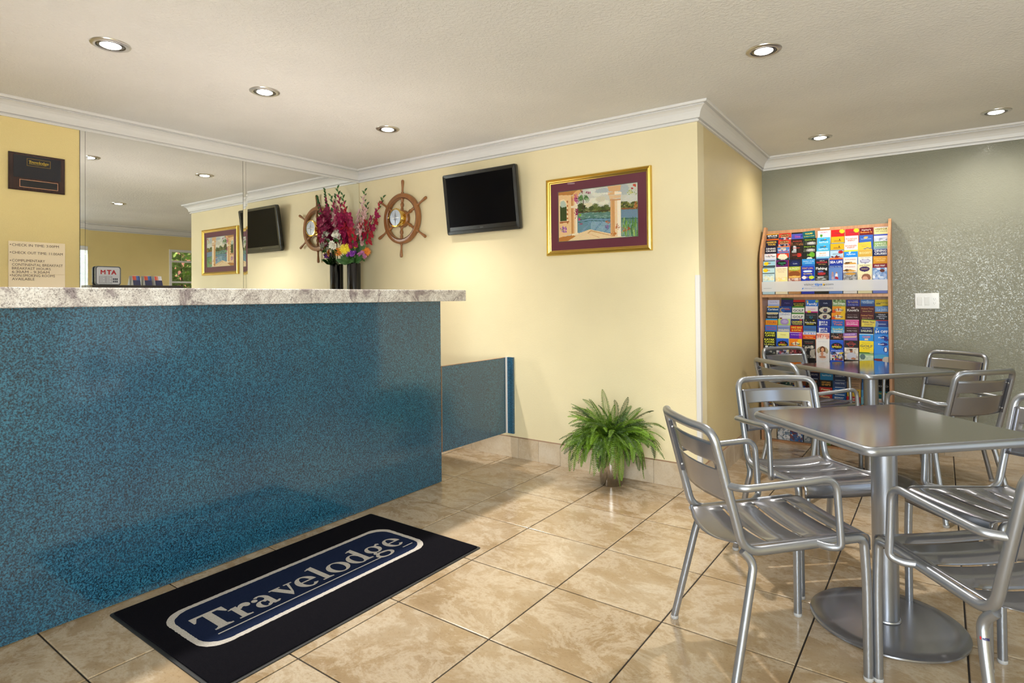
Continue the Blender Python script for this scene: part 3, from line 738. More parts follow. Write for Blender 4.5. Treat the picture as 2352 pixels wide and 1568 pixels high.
def paint_terrace():
    rs = np.random.RandomState(3); w, h = 190, 112; img = raster(w, h, rgb('c9c6bd'))
    def P(*xy):
        out = []
        for x, y in xy:
            tp, bt = 400-.115*x, 1530-.083*x; out.append(((x+86)/1830, (y-tp)/(bt-tp)))
        return out
    def B(x, y, rx, ry, col, alpha=1., rag=.6):
        (u, v), = P((x, y)); blob(img, u, v, rx/1830, ry/1150, col, alpha, rag, rs)
    for x, y, rx, ry, c in ((850, 440, 130, 70, 'dcd8cc'), (770, 600, 110, 70, 'e6e0d0'), (1000, 640, 120, 60, 'e4ddca'), (930, 560, 120, 60, 'cdc3ae'), (980, 370, 190, 50, 'a9b0b8'), (1450, 350, 110, 120, 'a8adb4'),
                           (700, 380, 120, 50, 'd8d8d4'), (1600, 560, 150, 90, 'cfcdc6'), (620, 700, 130, 50, 'e2d4b4')): B(x, y, rx, ry, c, .85, .3)
    fillp(img, P((380, 800), (1740, 780), (1740, 1390), (380, 1400)), '5f8076')
    for k in range(70): B(rs.uniform(400, 1140), rs.uniform(840, 980), rs.uniform(15, 60), rs.uniform(5, 10), rs.choice(['3f665c', '86a39a', '9db5ad', '4d7a72', 'a9bdb8']), .7)
    fillp(img, P((390, 1040), (670, 990), (1150, 990), (1150, 1390), (390, 1400)), '6f8ea8')
    for k in range(60): B(rs.uniform(400, 1140), rs.uniform(1010, 1300), rs.uniform(10, 50), rs.uniform(6, 12), rs.choice(['547490', '8aa6c0', '5c7f88', '7b98b4']), .6)
    for k in range(120):
        x = rs.uniform(390, 1140); B(x, rs.uniform(760, 840) if x > 560 else rs.uniform(680, 850), rs.uniform(15, 45), rs.uniform(14, 34), rs.choice(['39441f', '566030', '6f7440', '2b3318', '7d8250', '8d8a58']), .9)
    for x, y, r in ((800, 730, 75), (720, 770, 60), (1040, 750, 70), (960, 780, 60), (880, 780, 60), (450, 720, 70), (420, 800, 60), (1100, 780, 50)): B(x, y, r, r*.9, rs.choice(['4a5428', '59632f', '3d4822']), .9)
    fillp(img, P((395, 855), (660, 845), (1140, 800), (1140, 822), (660, 862), (395, 880)), '4a3a22')
    for k in range(90): B(rs.uniform(1385, 1740), rs.uniform(640, 770), rs.uniform(12, 34), rs.uniform(14, 34), rs.choice(['4d5528', '6f7436', '8a8648', '37401f']), .9)
    fillp(img, P((1385, 760), (1740, 760), (1740, 785), (1385, 800)), '8a5a3a')
    fillp(img, P((1390, 800), (1740, 800), (1740, 980), (1390, 980)), '7088a0')
    for a in range(0, 360, 24):
        dx, dy = math.cos(math.radians(a))*150, math.sin(math.radians(a))*95
        fillp(img, P((525, 545), (525+dx*.6-dy*.08, 530+dy*.6-25), (525+dx, 545+dy+45), (525+dx*.55+dy*.06, 555+dy*.55)), rs.choice(['5c8048', '6f9058', '496a3a', '88a070']))
    fillp(img, P((512, 560), (532, 560), (526, 800), (502, 800)), '4c3c26')
    # balcony railing
    fillp(img, P((390, 1035), (670, 985), (1150, 985), (1150, 1000), (670, 1000), (390, 1052)), '2f5a58')
    fillp(img, P((390, 1085), (670, 1040), (1150, 1050), (1150, 1062), (670, 1054), (390, 1100)), '35615e')
    for x in range(400, 1150, 30): fillp(img, P((x, 1070), (x+8, 1070), (x+16, 1300), (x+8, 1300)), 'a9c3cc' if x > 670 else '4f7f7c')
    fillp(img, P((1385, 990), (1740, 985), (1740, 1000), (1385, 1006)), '2f5a58'); fillp(img, P((1385, 1085), (1740, 1085), (1740, 1100), (1385, 1100)), '35615e')
    for x in range(1400, 1740, 34): fillp(img, P((x, 1090), (x+9, 1090), (x+9, 1370), (x, 1370)), '9cb9b8')
    for k in range(60): B(rs.uniform(1400, 1740), rs.uniform(1010, 1380), rs.uniform(6, 14), rs.uniform(30, 90), rs.choice(['5d8a3c', '86a850', '3f6b30', 'a4bb6c']), .8)
    # terrace floor
    fillp(img, P((-86, 1540), (380, 1345), (670, 1245), (1150, 1335), (1400, 1400), (1400, 1440), (-86, 1560)), 'e8c9a0')
    fillp(img, P((-86, 1440), (240, 1380), (340, 1400), (60, 1560), (-86, 1560)), 'b87838')
    fillp(img, P((610, 1330), (690, 1262), (1150, 1370), (1150, 1385), (700, 1290), (640, 1340), (900, 1420), (880, 1430)), 'c99a68')
    # house wall, beam, arched window
    fillp(img, P((-86, 470), (245, 460), (245, 1350), (-86, 1450)), 'e6bd8c'); fillp(img, P((-86, 400), (420, 340), (260, 470), (-86, 475)), 'b5793c')
    fillp(img, P((-60, 700), (-40, 590), (50, 560), (110, 620), (130, 720), (150, 1085), (-60, 1110)), 'f0d8b4')
    fillp(img, P((-45, 720), (-30, 620), (50, 590), (100, 660), (112, 740), (120, 1050), (-45, 1075)), '39491f'); fillp(img, P((-45, 720), (-30, 620), (50, 590), (100, 660), (112, 730), (0, 760)), 'b5c0b4')
    for y in range(600, 1080, 95): fillp(img, P((118, y), (150, y), (150, y+45), (122, y+45)), 'b8703e')
    fillp(img, P((-60, 1080), (170, 1060), (170, 1090), (-60, 1120)), 'a85e34')
    # columns
    for a, b, c in ((235, 270, 'b87a44'), (262, 300, 'd8a26c'), (295, 345, 'eccdaa'), (340, 378, 'f3e0c8')): fillp(img, P((a, 500), (b, 480), (b, 1350), (a, 1370)), c)
    fillp(img, P((245, 520), (300, 420), (400, 350), (520, 340), (420, 440), (385, 520), (380, 560)), 'dda870'); fillp(img, P((215, 720), (390, 690), (385, 750), (230, 775)), 'ead6bc')
    fillp(img, P((240, 1350), (400, 1320), (400, 1360), (240, 1395)), 'f0dcc0')
    for a, b, c in ((1143, 1180, 'd9a878'), (1175, 1250, 'cf9862'), (1245, 1310, 'eac8a2'), (1305, 1382, 'f4e4d0')): fillp(img, P((a, 560), (b, 560), (b, 1400), (a, 1400)), c)
    fillp(img, P((1085, 285), (1260, 265), (1390, 250), (1370, 380), (1120, 400)), 'd8a878'); fillp(img, P((1095, 420), (1250, 395), (1250, 470), (1095, 480)), 'd9aa7c'); fillp(img, P((1245, 395), (1402, 405), (1400, 450), (1245, 470)), 'f2dcc2')
    fillp(img, P((1120, 490), (1385, 470), (1378, 540), (1130, 560)), 'e0b890'); fillp(img, P((1140, 575), (1380, 560), (1380, 590), (1140, 605)), 'c89468')
    # bougainvillea and other blossoms
    for x, y, n, sx, sy, cols in ((335, 560, 40, 55, 90, ('a8266a', '8d1f58', 'c24d8c')), (370, 850, 45, 50, 90, ('8a2a52', 'a83068', '6f2040')), (430, 1010, 14, 25, 30, ('a8266a', 'c2407e')), (480, 400, 12, 50, 40, ('9a3562', '7d5a4a')),
                                  (650, 415, 16, 60, 22, ('9a3a60', '8a5560')), (50, 1250, 50, 85, 90, ('9d4fae', '7d3a98', 'b878c0', '5c7a40')), (460, 1120, 14, 40, 25, ('a04a70', '7a6a70')), (1680, 270, 16, 40, 40, ('b03a2c', 'c04a34')), (1625, 330, 8, 20, 20, ('a82a2a',)),
                                  (1600, 420, 26, 110, 50, ('6f8a3a', '9fa85a', 'c8c070')), (1090, 1080, 14, 60, 30, ('b8764a', 'a85a38')), (1290, 1180, 22, 60, 50, ('b8622e', 'a04a2a', 'c8824a')), (1220, 1330, 22, 60, 45, ('b06a34', 'c07a3e')), (1070, 1190, 26, 50, 60, ('6f5a90', '8a6aa0', '5a6a90')),
                                  (1450, 1250, 26, 70, 60, ('b07a4a', '9a6a3a')), (1550, 1220, 14, 30, 50, ('a8503a',)), (1700, 700, 26, 40, 80, ('a86030', 'b87a40'))):
        for _ in range(n): B(rs.normal(x, sx*.5), rs.normal(y, sy*.5), rs.uniform(7, 15), rs.uniform(8, 16), rs.choice(cols), .95)
    B(440, 925, 30, 28, '7fae3a'); return np.clip(img+rs.normal(0, .018, img.shape), 0, 1)
color_grid(paint_terrace(), -PW+.0985, PW-.0985, -PH+.0985, PH-.0985, -.0086, 'canvas', M['painting'], t)

# ------------------------------------------------------------------ light switch plate
t = thing('switch_plate', 'white wall plate with two rocker switches and an outlet', 'light switch', (2.5985, YF, 1.153))
g = G().loops([[(x, -.0005, z) for x, z in rrect(.0765, .060, .004)], [(x, -.004, z) for x, z in rrect(.0765, .060, .004)], [(x, -.0065, z) for x, z in rrect(.073, .0565, .003)]]); build(g, 'plate', M['whiteplastic'], t)
for x in (-.046, 0):
    build(G().box(x-.0165, x+.0165, -.0072, -.0064, -.0335, .0335), 'switch_frame', M['whiteplastic'], t)
    build(G().loops([[(x-.0145, -.0072, -.031), (x+.0145, -.0072, -.031), (x+.0145, -.0072, .031), (x-.0145, -.0072, .031)], [(x-.014, -.0085, -.030), (x+.014, -.0085, -.030), (x+.014, -.0115, .030), (x-.014, -.0115, .030)]]), 'rocker', M['whiteplastic'], t)
o = build(G().box(.0295, .0625, -.0078, -.0064, -.0335, .0335), 'outlet', M['whiteplastic'], t)
g = G()
for z in (.016, -.016): g.box(.040, .0415, -.0081, -.0077, z-.004, z+.004).box(.0505, .052, -.0081, -.0077, z-.003, z+.003).box(.0445, .0475, -.0081, -.0077, z-.011, z-.008)
build(g, 'slots', M['black'], o)

# ------------------------------------------------------------------ door mat with woven logo
def arc(cx, cy, rx, ry, tx, ty, a0, a1, n=28, dx=0, dy=0):
    """stroke between an outer ellipse and an inner one"""
    o = []; i = []
    for k in range(n+1):
        a = math.radians(a0+(a1-a0)*k/n); o.append((cx+rx*math.cos(a), cy+ry*math.sin(a))); i.append((cx+dx+(rx-tx)*math.cos(a), cy+dy+(ry-ty)*math.sin(a)))
    return [[o[k], o[k+1], i[k+1], i[k]] for k in range(n)]
def rectp(x0, y0, x1, y1): return [[(x0, y0), (x1, y0), (x1, y1), (x0, y1)]]
def logo():
    """bold bracketed-serif letters, units: x-height 100"""
    L = []; x = 0
    def put(ps, adv):
        nonlocal x
        L.extend([[(px+x, py) for px, py in p] for p in ps]); x += adv
    put(rectp(46, 0, 80, 140)+rectp(28, 0, 98, 9)+[[(34, 9), (46, 18), (46, 9)], [(80, 18), (92, 9), (80, 9)]]+rectp(0, 131, 126, 145)+[[(0, 145), (0, 100), (7, 100), (24, 131)], [(126, 145), (126, 100), (119, 100), (102, 131)]], 122)
    put(rectp(12, 0, 36, 98)+rectp(0, 0, 54, 8)+[[(0, 92), (36, 100), (36, 84), (0, 86)], [(36, 14), (48, 8), (36, 8)]]+arc(62, 62, 32, 40, 12, 26, 170, 60)+arc(70, 82, 14, 17, 13.9, 16.9, 0, 360), 84)
    put(rectp(52, 12, 75, 66)+arc(42, 64, 33, 38, 20, 10, 0, 125)+arc(17, 76, 12, 12, 11.9, 11.9, 0, 360)+arc(32, 28, 32, 30, 22, 8, 30, 330)+[[(40, 56), (56, 62), (56, 50), (44, 50)], [(52, 14), (60, 0), (80, 0), (92, 10), (88, 16), (75, 12)], [(40, 4), (56, 20), (56, 30), (44, 14)]], 92)
    put([[(8, 96), (36, 96), (66, 22), (52, -2), (50, -2)], [(52, -2), (66, 22), (92, 96), (80, 96)]]+rectp(0, 92, 50, 100)+rectp(66, 92, 104, 100), 100)
    put(arc(46, 49, 46, 52, 25, 9, 0, 318, 32)+[[(22, 56), (22, 47), (92, 47), (92, 56)]], 98)
    put(rectp(14, 0, 40, 146)+rectp(0, 0, 54, 8)+[[(0, 138), (40, 150), (40, 132), (0, 132)], [(40, 14), (48, 8), (40, 8)]], 60)
    put(arc(52, 49, 52, 52, 25, 8, 0, 360, 36), 110)
    put(arc(46, 49, 46, 52, 25, 8, 25, 335, 32)+rectp(66, 0, 91, 146)+[[(52, 138), (91, 150), (91, 132), (52, 132)], [(91, 0), (106, 0), (106, 8), (91, 14)]], 112)
    put(arc(44, 62, 42, 39, 23, 8, 0, 360, 32)+[[(70, 88), (92, 104), (104, 96), (100, 84), (90, 90), (78, 80)], [(20, 32), (34, 26), (24, 12), (14, 6), (8, 18)]]+arc(48, -16, 50, 30, 20, 9, 0, 360, 32)+[[(14, 14), (40, 16), (84, 6), (78, -6), (30, 4), (12, 2)]], 108)
    put(arc(46, 49, 46, 52, 25, 9, 0, 318, 32)+[[(22, 56), (22, 47), (92, 47), (92, 56)]], 92)
    return L, x
LOGO, LW_ = logo()
t = thing('door_mat', 'black door mat with navy woven logo panel in front of the counter', 'mat', (.472, -1.896, 0))
hx, hy = .398, .648
g = G(); q = rrect(hx, hy, .012, 3); g.loops([[(x, y, .0006) for x, y in q], [(x*.999, y*.999, .0035) for x, y in q], [(x*.985, y*.99, .0042) for x, y in q]]); build(g, 'rubber_border', M['black'], t)
q = rrect(hx-.012, hy-.012, .008, 3); build(G().loops([[(x, y, .0043) for x, y in q], [(x, y, .0085) for x, y in q], [(x*.996, y*.997, .0092) for x, y in q]]), 'pile', M['matblack'], t)
cx, cy = -.009, -.0135; bx, by_ = .183, .547
q = rrect(bx-.020, by_-.020, .072, 10); build(G().loops([[(cx+x, cy+y, .0093) for x, y in q], [(cx+x, cy+y, .0098) for x, y in q]]), 'navy_panel', M['matnavy'], t)
rj = random.Random(5)
def wob(q, amt): return [(x+rj.uniform(-amt, amt), y+rj.uniform(-amt, amt)) for x, y in q]
def dens(q, n=10):
    out = []
    for a, b in zip(q, q[1:]+q[:1]):
        m = max(1, int(math.dist(a, b)/.008))
        for k in range(m): out.append((a[0]+(b[0]-a[0])*k/m, a[1]+(b[1]-a[1])*k/m))
    return out
qo = dens(rrect(bx, by_, .090, 10)); qi = [(x*(bx-.022)/bx, y*(by_-.022)/by_) for x, y in qo]; qo, qi = wob(qo, .0012), wob(qi, .0012)
build(G().loops([[(cx+x, cy+y, .0094) for x, y in qo], [(cx+x, cy+y, .0104) for x, y in qo], [(cx+x, cy+y, .0104) for x, y in qi], [(cx+x, cy+y, .0094) for x, y in qi]], caps=False), 'border_line', M['matgrey'], t)
kx = .975/LW_; ky = .00103; y0 = -2.395+1.896; xb_ = .535-.472
build(G().box(xb_+.028, xb_+.034, y0+.02, y0+.795, .0098, .0102).box(xb_+.028, xb_+.034, y0+.922, y0+.985, .0098, .0102), 'underline', M['matgrey'], t)
g = G()
for i_, p in enumerate(LOGO):
    g.add([(xb_-py*ky, y0+px*kx, .0103+i_*1.5e-6) for px, py in p], [tuple(range(len(p)))])
build(g, 'lettering', M['matgrey'], t)
g = G(); put_text(g, 'R', .010, 0, 0, lambda x, y: (xb_+.030-y, y0+1.024+x, .0101), 'c', None, .0)
for p in arc(0, 0, .013, .013, .0015, .0015, 0, 360, 20): g.add([(xb_+.025-py, y0+1.024+px, .0101) for px, py in p], [(0, 1, 2, 3)])
build(g, 'registered_mark', mat('blue_carpet_thread', (.05, .07, .16), .9)[0], t)
# the same lettering, small and gold, on the wall plaque
g = G(); k = .098/LW_
for i_, p in enumerate(LOGO): g.add([(.0198+i_*1.5e-6, .0935+px*k, .1655+py*k*1.05) for px, py in p], [tuple(range(len(p)))])
g.box(.0195, .0198, .094, .176, .1600, .1612); build(g, 'gold_lettering', flat('d8b838'), PLAQUE)

# ------------------------------------------------------------------ fern in a polished steel pot
t = thing('potted_fern', 'bushy green fern in a polished steel pot against the yellow wall', 'plant', (.945, -.002, 0))
build(G().lathe([(.070, .001), (.072, .004), (.080, .12), (.089, .285), (.091, .293), (.087, .293), (.083, .25)], 48, caps=(True, False)), 'pot', M['chrome'], t, True)
build(G().lathe([(.0845, .262), (.0, .268)], 24, caps=(False, False)), 'soil', M['soil'], t)
def frond(az, el, L, droop, w, rf):
    """one fern frond: an arching rib with paired leaflets"""
    g = G(); n = 40; p = Vector((.035*math.cos(az), .035*math.sin(az), .275)); e = el; wander = rf.uniform(-.03, .03); roll = rf.uniform(-.9, .9); pts = [p.copy()]; dirs = []; a = az
    for i in range(n):
        d = Vector((math.cos(a)*math.cos(e), math.sin(a)*math.cos(e), math.sin(e))); dirs.append(d); p = p+d*(L/n); pts.append(p.copy())
        e -= droop/n*(1.2 if i > n*.25 else .7); e = max(e, -1.45); a += wander
    lim = .165
    pts = [Vector((q.x, min(q.y, lim-.004*rf.random()), max(q.z, .012))) for q in pts]
    g.tube(pts[::4], .0014, 4, caps=False)
    for i in range(4, n):
        q = pts[i]; d = dirs[min(i, n-1)]; s = d.cross(Vector((0, 0, 1)))
        s = s.normalized() if s.length > .05 else Vector((-math.sin(az), math.cos(az), 0)); s = Matrix.Rotation(roll, 3, d) @ s; up = s.cross(d); tt = i/n
        ww = w*min(1, .3+tt*3.5)*(1-tt**5)**.9+.003
        for sg in (1, -1):
            k = rf.uniform(.15, .5); tip = q+s*sg*ww+d*.006-up*(ww*k); m1 = q+s*sg*ww*.55+d*.0056-up*ww*.15; m2 = q+s*sg*ww*.5-d*.0020-up*ww*.12
            if tip.y > lim: tip.y = lim
            g.add([q-d*.0022, m2, tip, m1], [(0, 1, 2), (0, 2, 3)])
    return g
rf = random.Random(11); k = 0
fr = []
for ring, n, e0, e1, l0, l1, dr0, dr1 in ((0, 22, 1.0, 1.5, .26, .43, .2, 1.2), (1, 66, .75, 1.3, .22, .40, .6, 1.7), (2, 84, .35, 1.0, .22, .38, .9, 2.3), (3, 50, .05, .75, .20, .37, 1.2, 2.6), (4, 17, .5, 1.0, .36, .52, 2.8, 3.8), (5, 30, .5, 1.3, .13, .22, .5, 2.0)):
    for i in range(n):
        az = 2*PI*(i+rf.random()*.8)/n+ring*.37
        L = rf.uniform(l0, l1)*.97
        if math.sin(az) > .55: L *= .62
        fr.append((az, rf.uniform(e0, e1), L, rf.uniform(dr0, dr1), rf.uniform(.019, .029)))
for a in fr: build(frond(*a, rf), 'frond', M['fern'], t)

# ------------------------------------------------------------------ vase and cut flowers
VX, VY = -1.592, .004
rh, ch = Vector((.810, .586, 0)), Vector((.586, -.810, 0))
t = thing('flower_vase', 'tall glossy black vase in front of the mirror corner', 'vase', (VX, VY, 1.05))
build(G().lathe([(.056, .001), (.060, .006), (.060, .474), (.058, .480), (.054, .478), (.053, .05)], 48, caps=(True, False)), 'body', M['vase'], t, True)
def at(dr, z, to=0): v = Vector((VX, VY, z))+rh*dr+ch*to; v.x = max(v.x, XL+.035); v.y = min(v.y, YB-.03); return v
def petal_g(g, c, d, u, L, w, cup):
    """a pointed petal from c along d, face u"""
    s = d.cross(u).normalized(); m = c+d*L*.5+u*cup*.35; e = c+d*L+u*cup
    g.add([c, m+s*w, c+d*L*.82+s*w*.7+u*cup*.75, e, c+d*L*.82-s*w*.7+u*cup*.75, m-s*w, m-u*cup*.25], [(0, 6, 1), (1, 6, 2), (2, 6, 3), (3, 6, 4), (4, 6, 5), (5, 6, 0)])
def clampv(g):
    g.v = [(max(x, XL+.008), min(y, YB-.004), z) for x, y, z in g.v]; return g
def local(g, o): g.v = [tuple(Vector(v)-o) for v in g.v]; return g
def bloom(c, axis, size, rnd, npet=6, cupf=.25):
    g = G(); axis = axis.normalized(); a = axis.orthogonal().normalized(); b = axis.cross(a)
    for i in range(npet):
        th = 2*PI*i/npet+rnd.random()*.3; d = (a*math.cos(th)+b*math.sin(th)); d = (d+axis*(.35 if i % 2 else .7)).normalized()
        u = (axis-d*axis.dot(d)).normalized(); petal_g(g, c, d, u, size*rnd.uniform(.85, 1.1), size*.36, -size*cupf*rnd.uniform(.2, 1.4))
    g.tube([c-axis*size*.35, c+axis*.004], .004, 6, rs=[.002, .006]); return clampv(g)
def gladiolus(base, tip, label, cols, seed, n=15, t0=.34, big=.052):
    rnd = random.Random(seed); t = thing('gladiolus', label, 'flower', base, 0, 'cut flowers in the black vase')
    mid = (base+tip)/2+Vector((rnd.uniform(-.02, .02), rnd.uniform(-.02, .0), .02)); P = []
    for k in range(13): s = k/12; P.append(base*(1-s)**2+mid*2*s*(1-s)+tip*s*s)
    build(local(clampv(G().tube(P, .004, 6, rs=[.0045-.003*k/12 for k in range(13)])), base), 'stem', M['stem'], t, True)
    def on(s): k = min(int(s*12), 11); f = s*12-k; return P[k]*(1-f)+P[k+1]*f
    for i in range(n):
        s = t0+(1-t0)*i/(n-1)*.97; c = on(s); ax = (tip-base).normalized(); q = i/(n-1)
        th = (i % 2)*PI+rnd.uniform(-.7, .7); out = (rh*math.cos(th)+ch*(.65+.3*math.sin(th))).normalized()
        col = cols[0] if len(cols) == 1 else (cols[0] if rnd.random() < .6 else cols[1])
        if q < .58: build(local(bloom(c+out*.022, out+ax*.35, big*(1.12-.55*q), rnd), base), 'blossom', PET[col], t)
        else:
            sz = .046*(1.35-.75*q); g = G(); d = (out*.5+ax).normalized()
            g.tube([c, c+d*sz*.5, c+d*sz*1.1], .004, 6, rs=[.003, sz*.30, .002]); b = build(local(clampv(g), base), 'bud', PET[col] if q < .86 else M['stem'], t, True)
            g = G(); petal_g(g, c, (d+out*.25).normalized(), out, sz*1.35, sz*.26, .004); build(local(clampv(g), base), 'sepal', M['stem'], t)
    for k in range(3):
        s = .08+.10*k; c = on(s); g = G(); o2 = rh*rnd.uniform(-.6, .8)+ch*rnd.uniform(0, .5); L = rnd.uniform(.18, .30); d = ((tip-base).normalized()+o2*.35).normalized(); s2 = d.cross(ch).normalized()
        g.add([c-s2*.005, c+s2*.005, c+d*L*.5+s2*.011, c+d*L, c+d*L*.5-s2*.011], [(0, 1, 2, 4), (4, 2, 3)]); build(local(clampv(g), base), 'leaf', M['stem'], t)
    return t
gladiolus(at(-.02, 1.47, .01), at(-.115, 2.20, .10), 'tall magenta gladiolus standing highest on the left of the vase', ['magenta'], 1, 17, .36, .060)
gladiolus(at(.0, 1.47, .03), at(-.055, 2.13, .16), 'magenta gladiolus with crimson buds in the front middle of the bouquet', ['magenta', 'red'], 2, 16, .34, .060)
gladiolus(at(-.02, 1.47, -.01), at(-.16, 2.12, .16), 'dark magenta gladiolus leaning toward the mirror', ['magenta'], 6, 16, .36, .058)
gladiolus(at(.02, 1.47, -.01), at(.105, 2.19, .0), 'pale pink gladiolus standing upright right of the magenta ones', ['pink'], 3, 15, .42, .050)
gladiolus(at(.03, 1.47, .0), at(.13, 2.06, .03), 'crimson gladiolus spike beside the pale pink one', ['red', 'pink'], 5, 13, .40, .046)
gladiolus(at(.03, 1.47, .01), at(.285, 2.12, .06), 'crimson gladiolus leaning far right toward the ship wheel', ['red', 'magenta'], 4, 15, .38, .046)
def daisy(c, axis, r, col, label, seed, eye='yellow'):
    rnd = random.Random(seed); base = at(0, 1.47, .0); t = thing('daisy', label, 'flower', base, 0, 'cut flowers in the black vase')
    build(local(clampv(G().tube([base, (base+c)/2+Vector((0, 0, .02)), c-axis*.006], .0025, 6)), base), 'stem', M['stem'], t, True)
    axis = axis.normalized(); a = axis.orthogonal().normalized(); b = axis.cross(a); g = G()
    for ring, (n, rr, up) in enumerate(((20, r, .10), (16, r*.8, .28), (12, r*.55, .5))):
        for i in range(n):
            th = 2*PI*(i+ring*.4)/n; d = (a*math.cos(th)+b*math.sin(th)+axis*up).normalized(); u = (axis-d*axis.dot(d)).normalized(); petal_g(g, c, d, u, rr*rnd.uniform(.9, 1.08), r*.10, -.003)
    build(local(clampv(g), base), 'petals', PET[col], t)
    g = G(); g.loops([[tuple(c+axis*h+(a*math.cos(q)+b*math.sin(q))*rr) for q in [k*PI/6 for k in range(12)]] for rr, h in ((r*.24, .006), (r*.2, .013), (r*.08, .016))]); build(local(g, base), 'eye', PET[eye], t, True)
cam_d = Vector((.62, -.78, .05))
daisy(at(-.05, 1.652, .10), cam_d, .056, 'yellow', 'big yellow daisy facing front just above the vase', 21)
daisy(at(.018, 1.688, .05), cam_d+Vector((.1, .1, .5)), .040, 'yellow', 'smaller yellow daisy tucked behind the big one', 22)
daisy(at(-.115, 1.630, .07), cam_d+Vector((-.3, 0, 0)), .046, 'orange', 'orange gerbera low on the left, beside the big yellow daisy', 23, 'orange')
daisy(at(.118, 1.632, .02), cam_d+Vector((.4, .3, 0)), .044, 'orange', 'orange gerbera at the right rim of the bouquet', 24, 'orange')
def spray(c, r, n, col, label, seed, size=.018, name='flower_spray'):
    rnd = random.Random(seed); base = at(0, 1.47, .0); t = thing(name, label, 'flower', base, 0, 'cut flowers in the black vase')
    build(local(clampv(G().tube([base, (base+c)/2, c-Vector((0, 0, r))], .003, 6)), base), 'stem', M['stem'], t, True)
    for i in range(n):
        d = Vector((rnd.gauss(0, 1), rnd.gauss(0, 1)-.5, rnd.gauss(.3, .8))).normalized(); p = c+d*r*rnd.uniform(.5, 1)
        build(local(bloom(p, d+cam_d*.6, size*rnd.uniform(.9, 1.3), rnd, 7, .1), base), 'blossom', PET[col], t)
    for i in range(6):
        d = Vector((rnd.gauss(0, 1), rnd.gauss(0, 1)-.4, rnd.gauss(-.2, .5))).normalized(); g = G(); petal_g(g, c-Vector((0, 0, r*.5)), d, Vector((0, 0, 1)), .055, .014, -.01); build(local(clampv(g), base), 'leaf', M['stem'], t)
spray(at(-.13, 1.775, .08), .045, 12, 'white', 'white blossom spray below the magenta gladioli', 31, .022)
spray(at(-.16, 1.68, .10), .042, 10, 'white', 'lower white blossom spray on the left of the bouquet', 32, .022)
spray(at(-.02, 1.765, .02), .035, 8, 'white', 'white blossoms behind the yellow daisies', 35, .020)
spray(at(.0, 1.598, .07), .038, 11, 'purple', 'deep purple blossoms spilling over the vase rim', 33, .022)
spray(at(.085, 1.588, .05), .032, 9, 'mauve', 'mauve blossoms on the right of the vase rim', 34, .022)
rnd = random.Random(40); base = at(0, 1.47); t = thing('green_foliage', 'dark green leaves filling the vase mouth among the flowers', 'foliage', base)
for i in range(40):
    c = at(rnd.uniform(-.05, .05), 1.52, rnd.uniform(-.02, .06)); d = (rh*rnd.gauss(-.3, .8)+ch*rnd.uniform(0, .6)+Vector((0, 0, rnd.uniform(.2, 1)))).normalized(); g = G(); petal_g(g, c, d, (cam_d-d*cam_d.dot(d)).normalized(), rnd.uniform(.06, .13), rnd.uniform(.014, .022), -.015); build(local(clampv(g), base), 'leaf', M['stem'], t)
for i in range(5):
    c = at(.03, 1.50, .03); d = (rh*rnd.uniform(.0, .45)+Vector((0, 0, 1))).normalized(); L = rnd.uniform(.25, .36); s2 = d.cross(ch).normalized(); g = G().add([c-s2*.006, c+s2*.006, c+d*L*.6+s2*.012, c+d*L, c+d*L*.6-s2*.012], [(0, 1, 2, 4), (4, 2, 3)]); build(local(clampv(g), base), 'blade', M['stem'], t)

# ------------------------------------------------------------------ leaflet rack
RX0, RX1 = 1.452, 2.381; YW = YF-.012
t = thing('leaflet_rack', 'tall oak veneer leaflet rack on the sage green wall', 'rack', (0, 0, 0)); RACK = t
sidep = [(YW, .0), (YW, 1.792), (1.945, 1.792), (1.80, 1.60), (1.772, 1.52), (1.762, .02), (1.765, 0)]
for xa in (RX0, RX1-.018): build(G().loops([[(xa, y, z) for y, z in sidep], [(xa+.018, y, z) for y, z in sidep]]), 'side_panel', M['oak'], t)
build(G().box(RX0+.018, RX1-.018, 1.990, YW, .02, 1.762), 'back_panel', M['oak'], t)
build(G().box(RX0+.018, RX1-.018, 1.766, 1.990, 1.190, 1.212), 'shelf', M['oak'], t)
build(G().box(RX0+.018, RX1-.018, 1.766, 1.990, .592, .612), 'shelf', M['oak'], t)
build(G().box(RX0+.018, RX1-.018, 1.766, 1.990, .0, .014), 'base_shelf', M['oak'], t)
CW = (RX1-RX0-.036)/9
def cx_(c): return RX0+.018+CW*(c+.5)
SEC = [(1.212, 1.440, .0585, 6, .0325), (.612, .851, .0525, 7, .0280), (.014, .242, .0540, 7, .0280)]
for zb, ztop, st, n, dy in SEC:
    for k in range(1, n):
        yk = 1.783+dy*k; build(G().box(RX0+.019, RX1-.019, yk-.007, yk+dy-.008, zb+.0005, ztop+st*k-.2255), 'tier', M['blackplastic'], t)
build(G().box(RX0+.0185, RX1-.0185, 1.764, 1.767, 1.213, 1.236), 'clear_lip', M['acrylic'], t)
lip = build(G().box(RX0+.0185, RX1-.0185, 1.764, 1.767, 1.236, 1.320), 'frosted_lip', M['frosted'], t)
build(G().box(RX0+.0185, RX1-.0185, 1.764, 1.767, .613, .760), 'clear_lip', M['acrylic'], t)
build(G().box(RX0+.0185, RX1-.0185, 1.764, 1.767, .015, .160), 'clear_lip', M['acrylic'], t)
FP = lambda y0: (lambda x, y: (x, y0, y))
def lipt(s, x, z, h, col, fit, bold=.0, al='l'):
    g = G(); put_text(g, s, h, x, z, FP(1.7634), al, fit, bold); build(g, 'lettering', flat(col), lip)
lipt('visitor', 1.792, 1.283, .019, '2a2c33', .072); lipt('tips', 1.868, 1.283, .019, '1c6fd0', .056, .045); lipt('com', 1.948, 1.283, .017, '2a2c33', .054)
g = G()
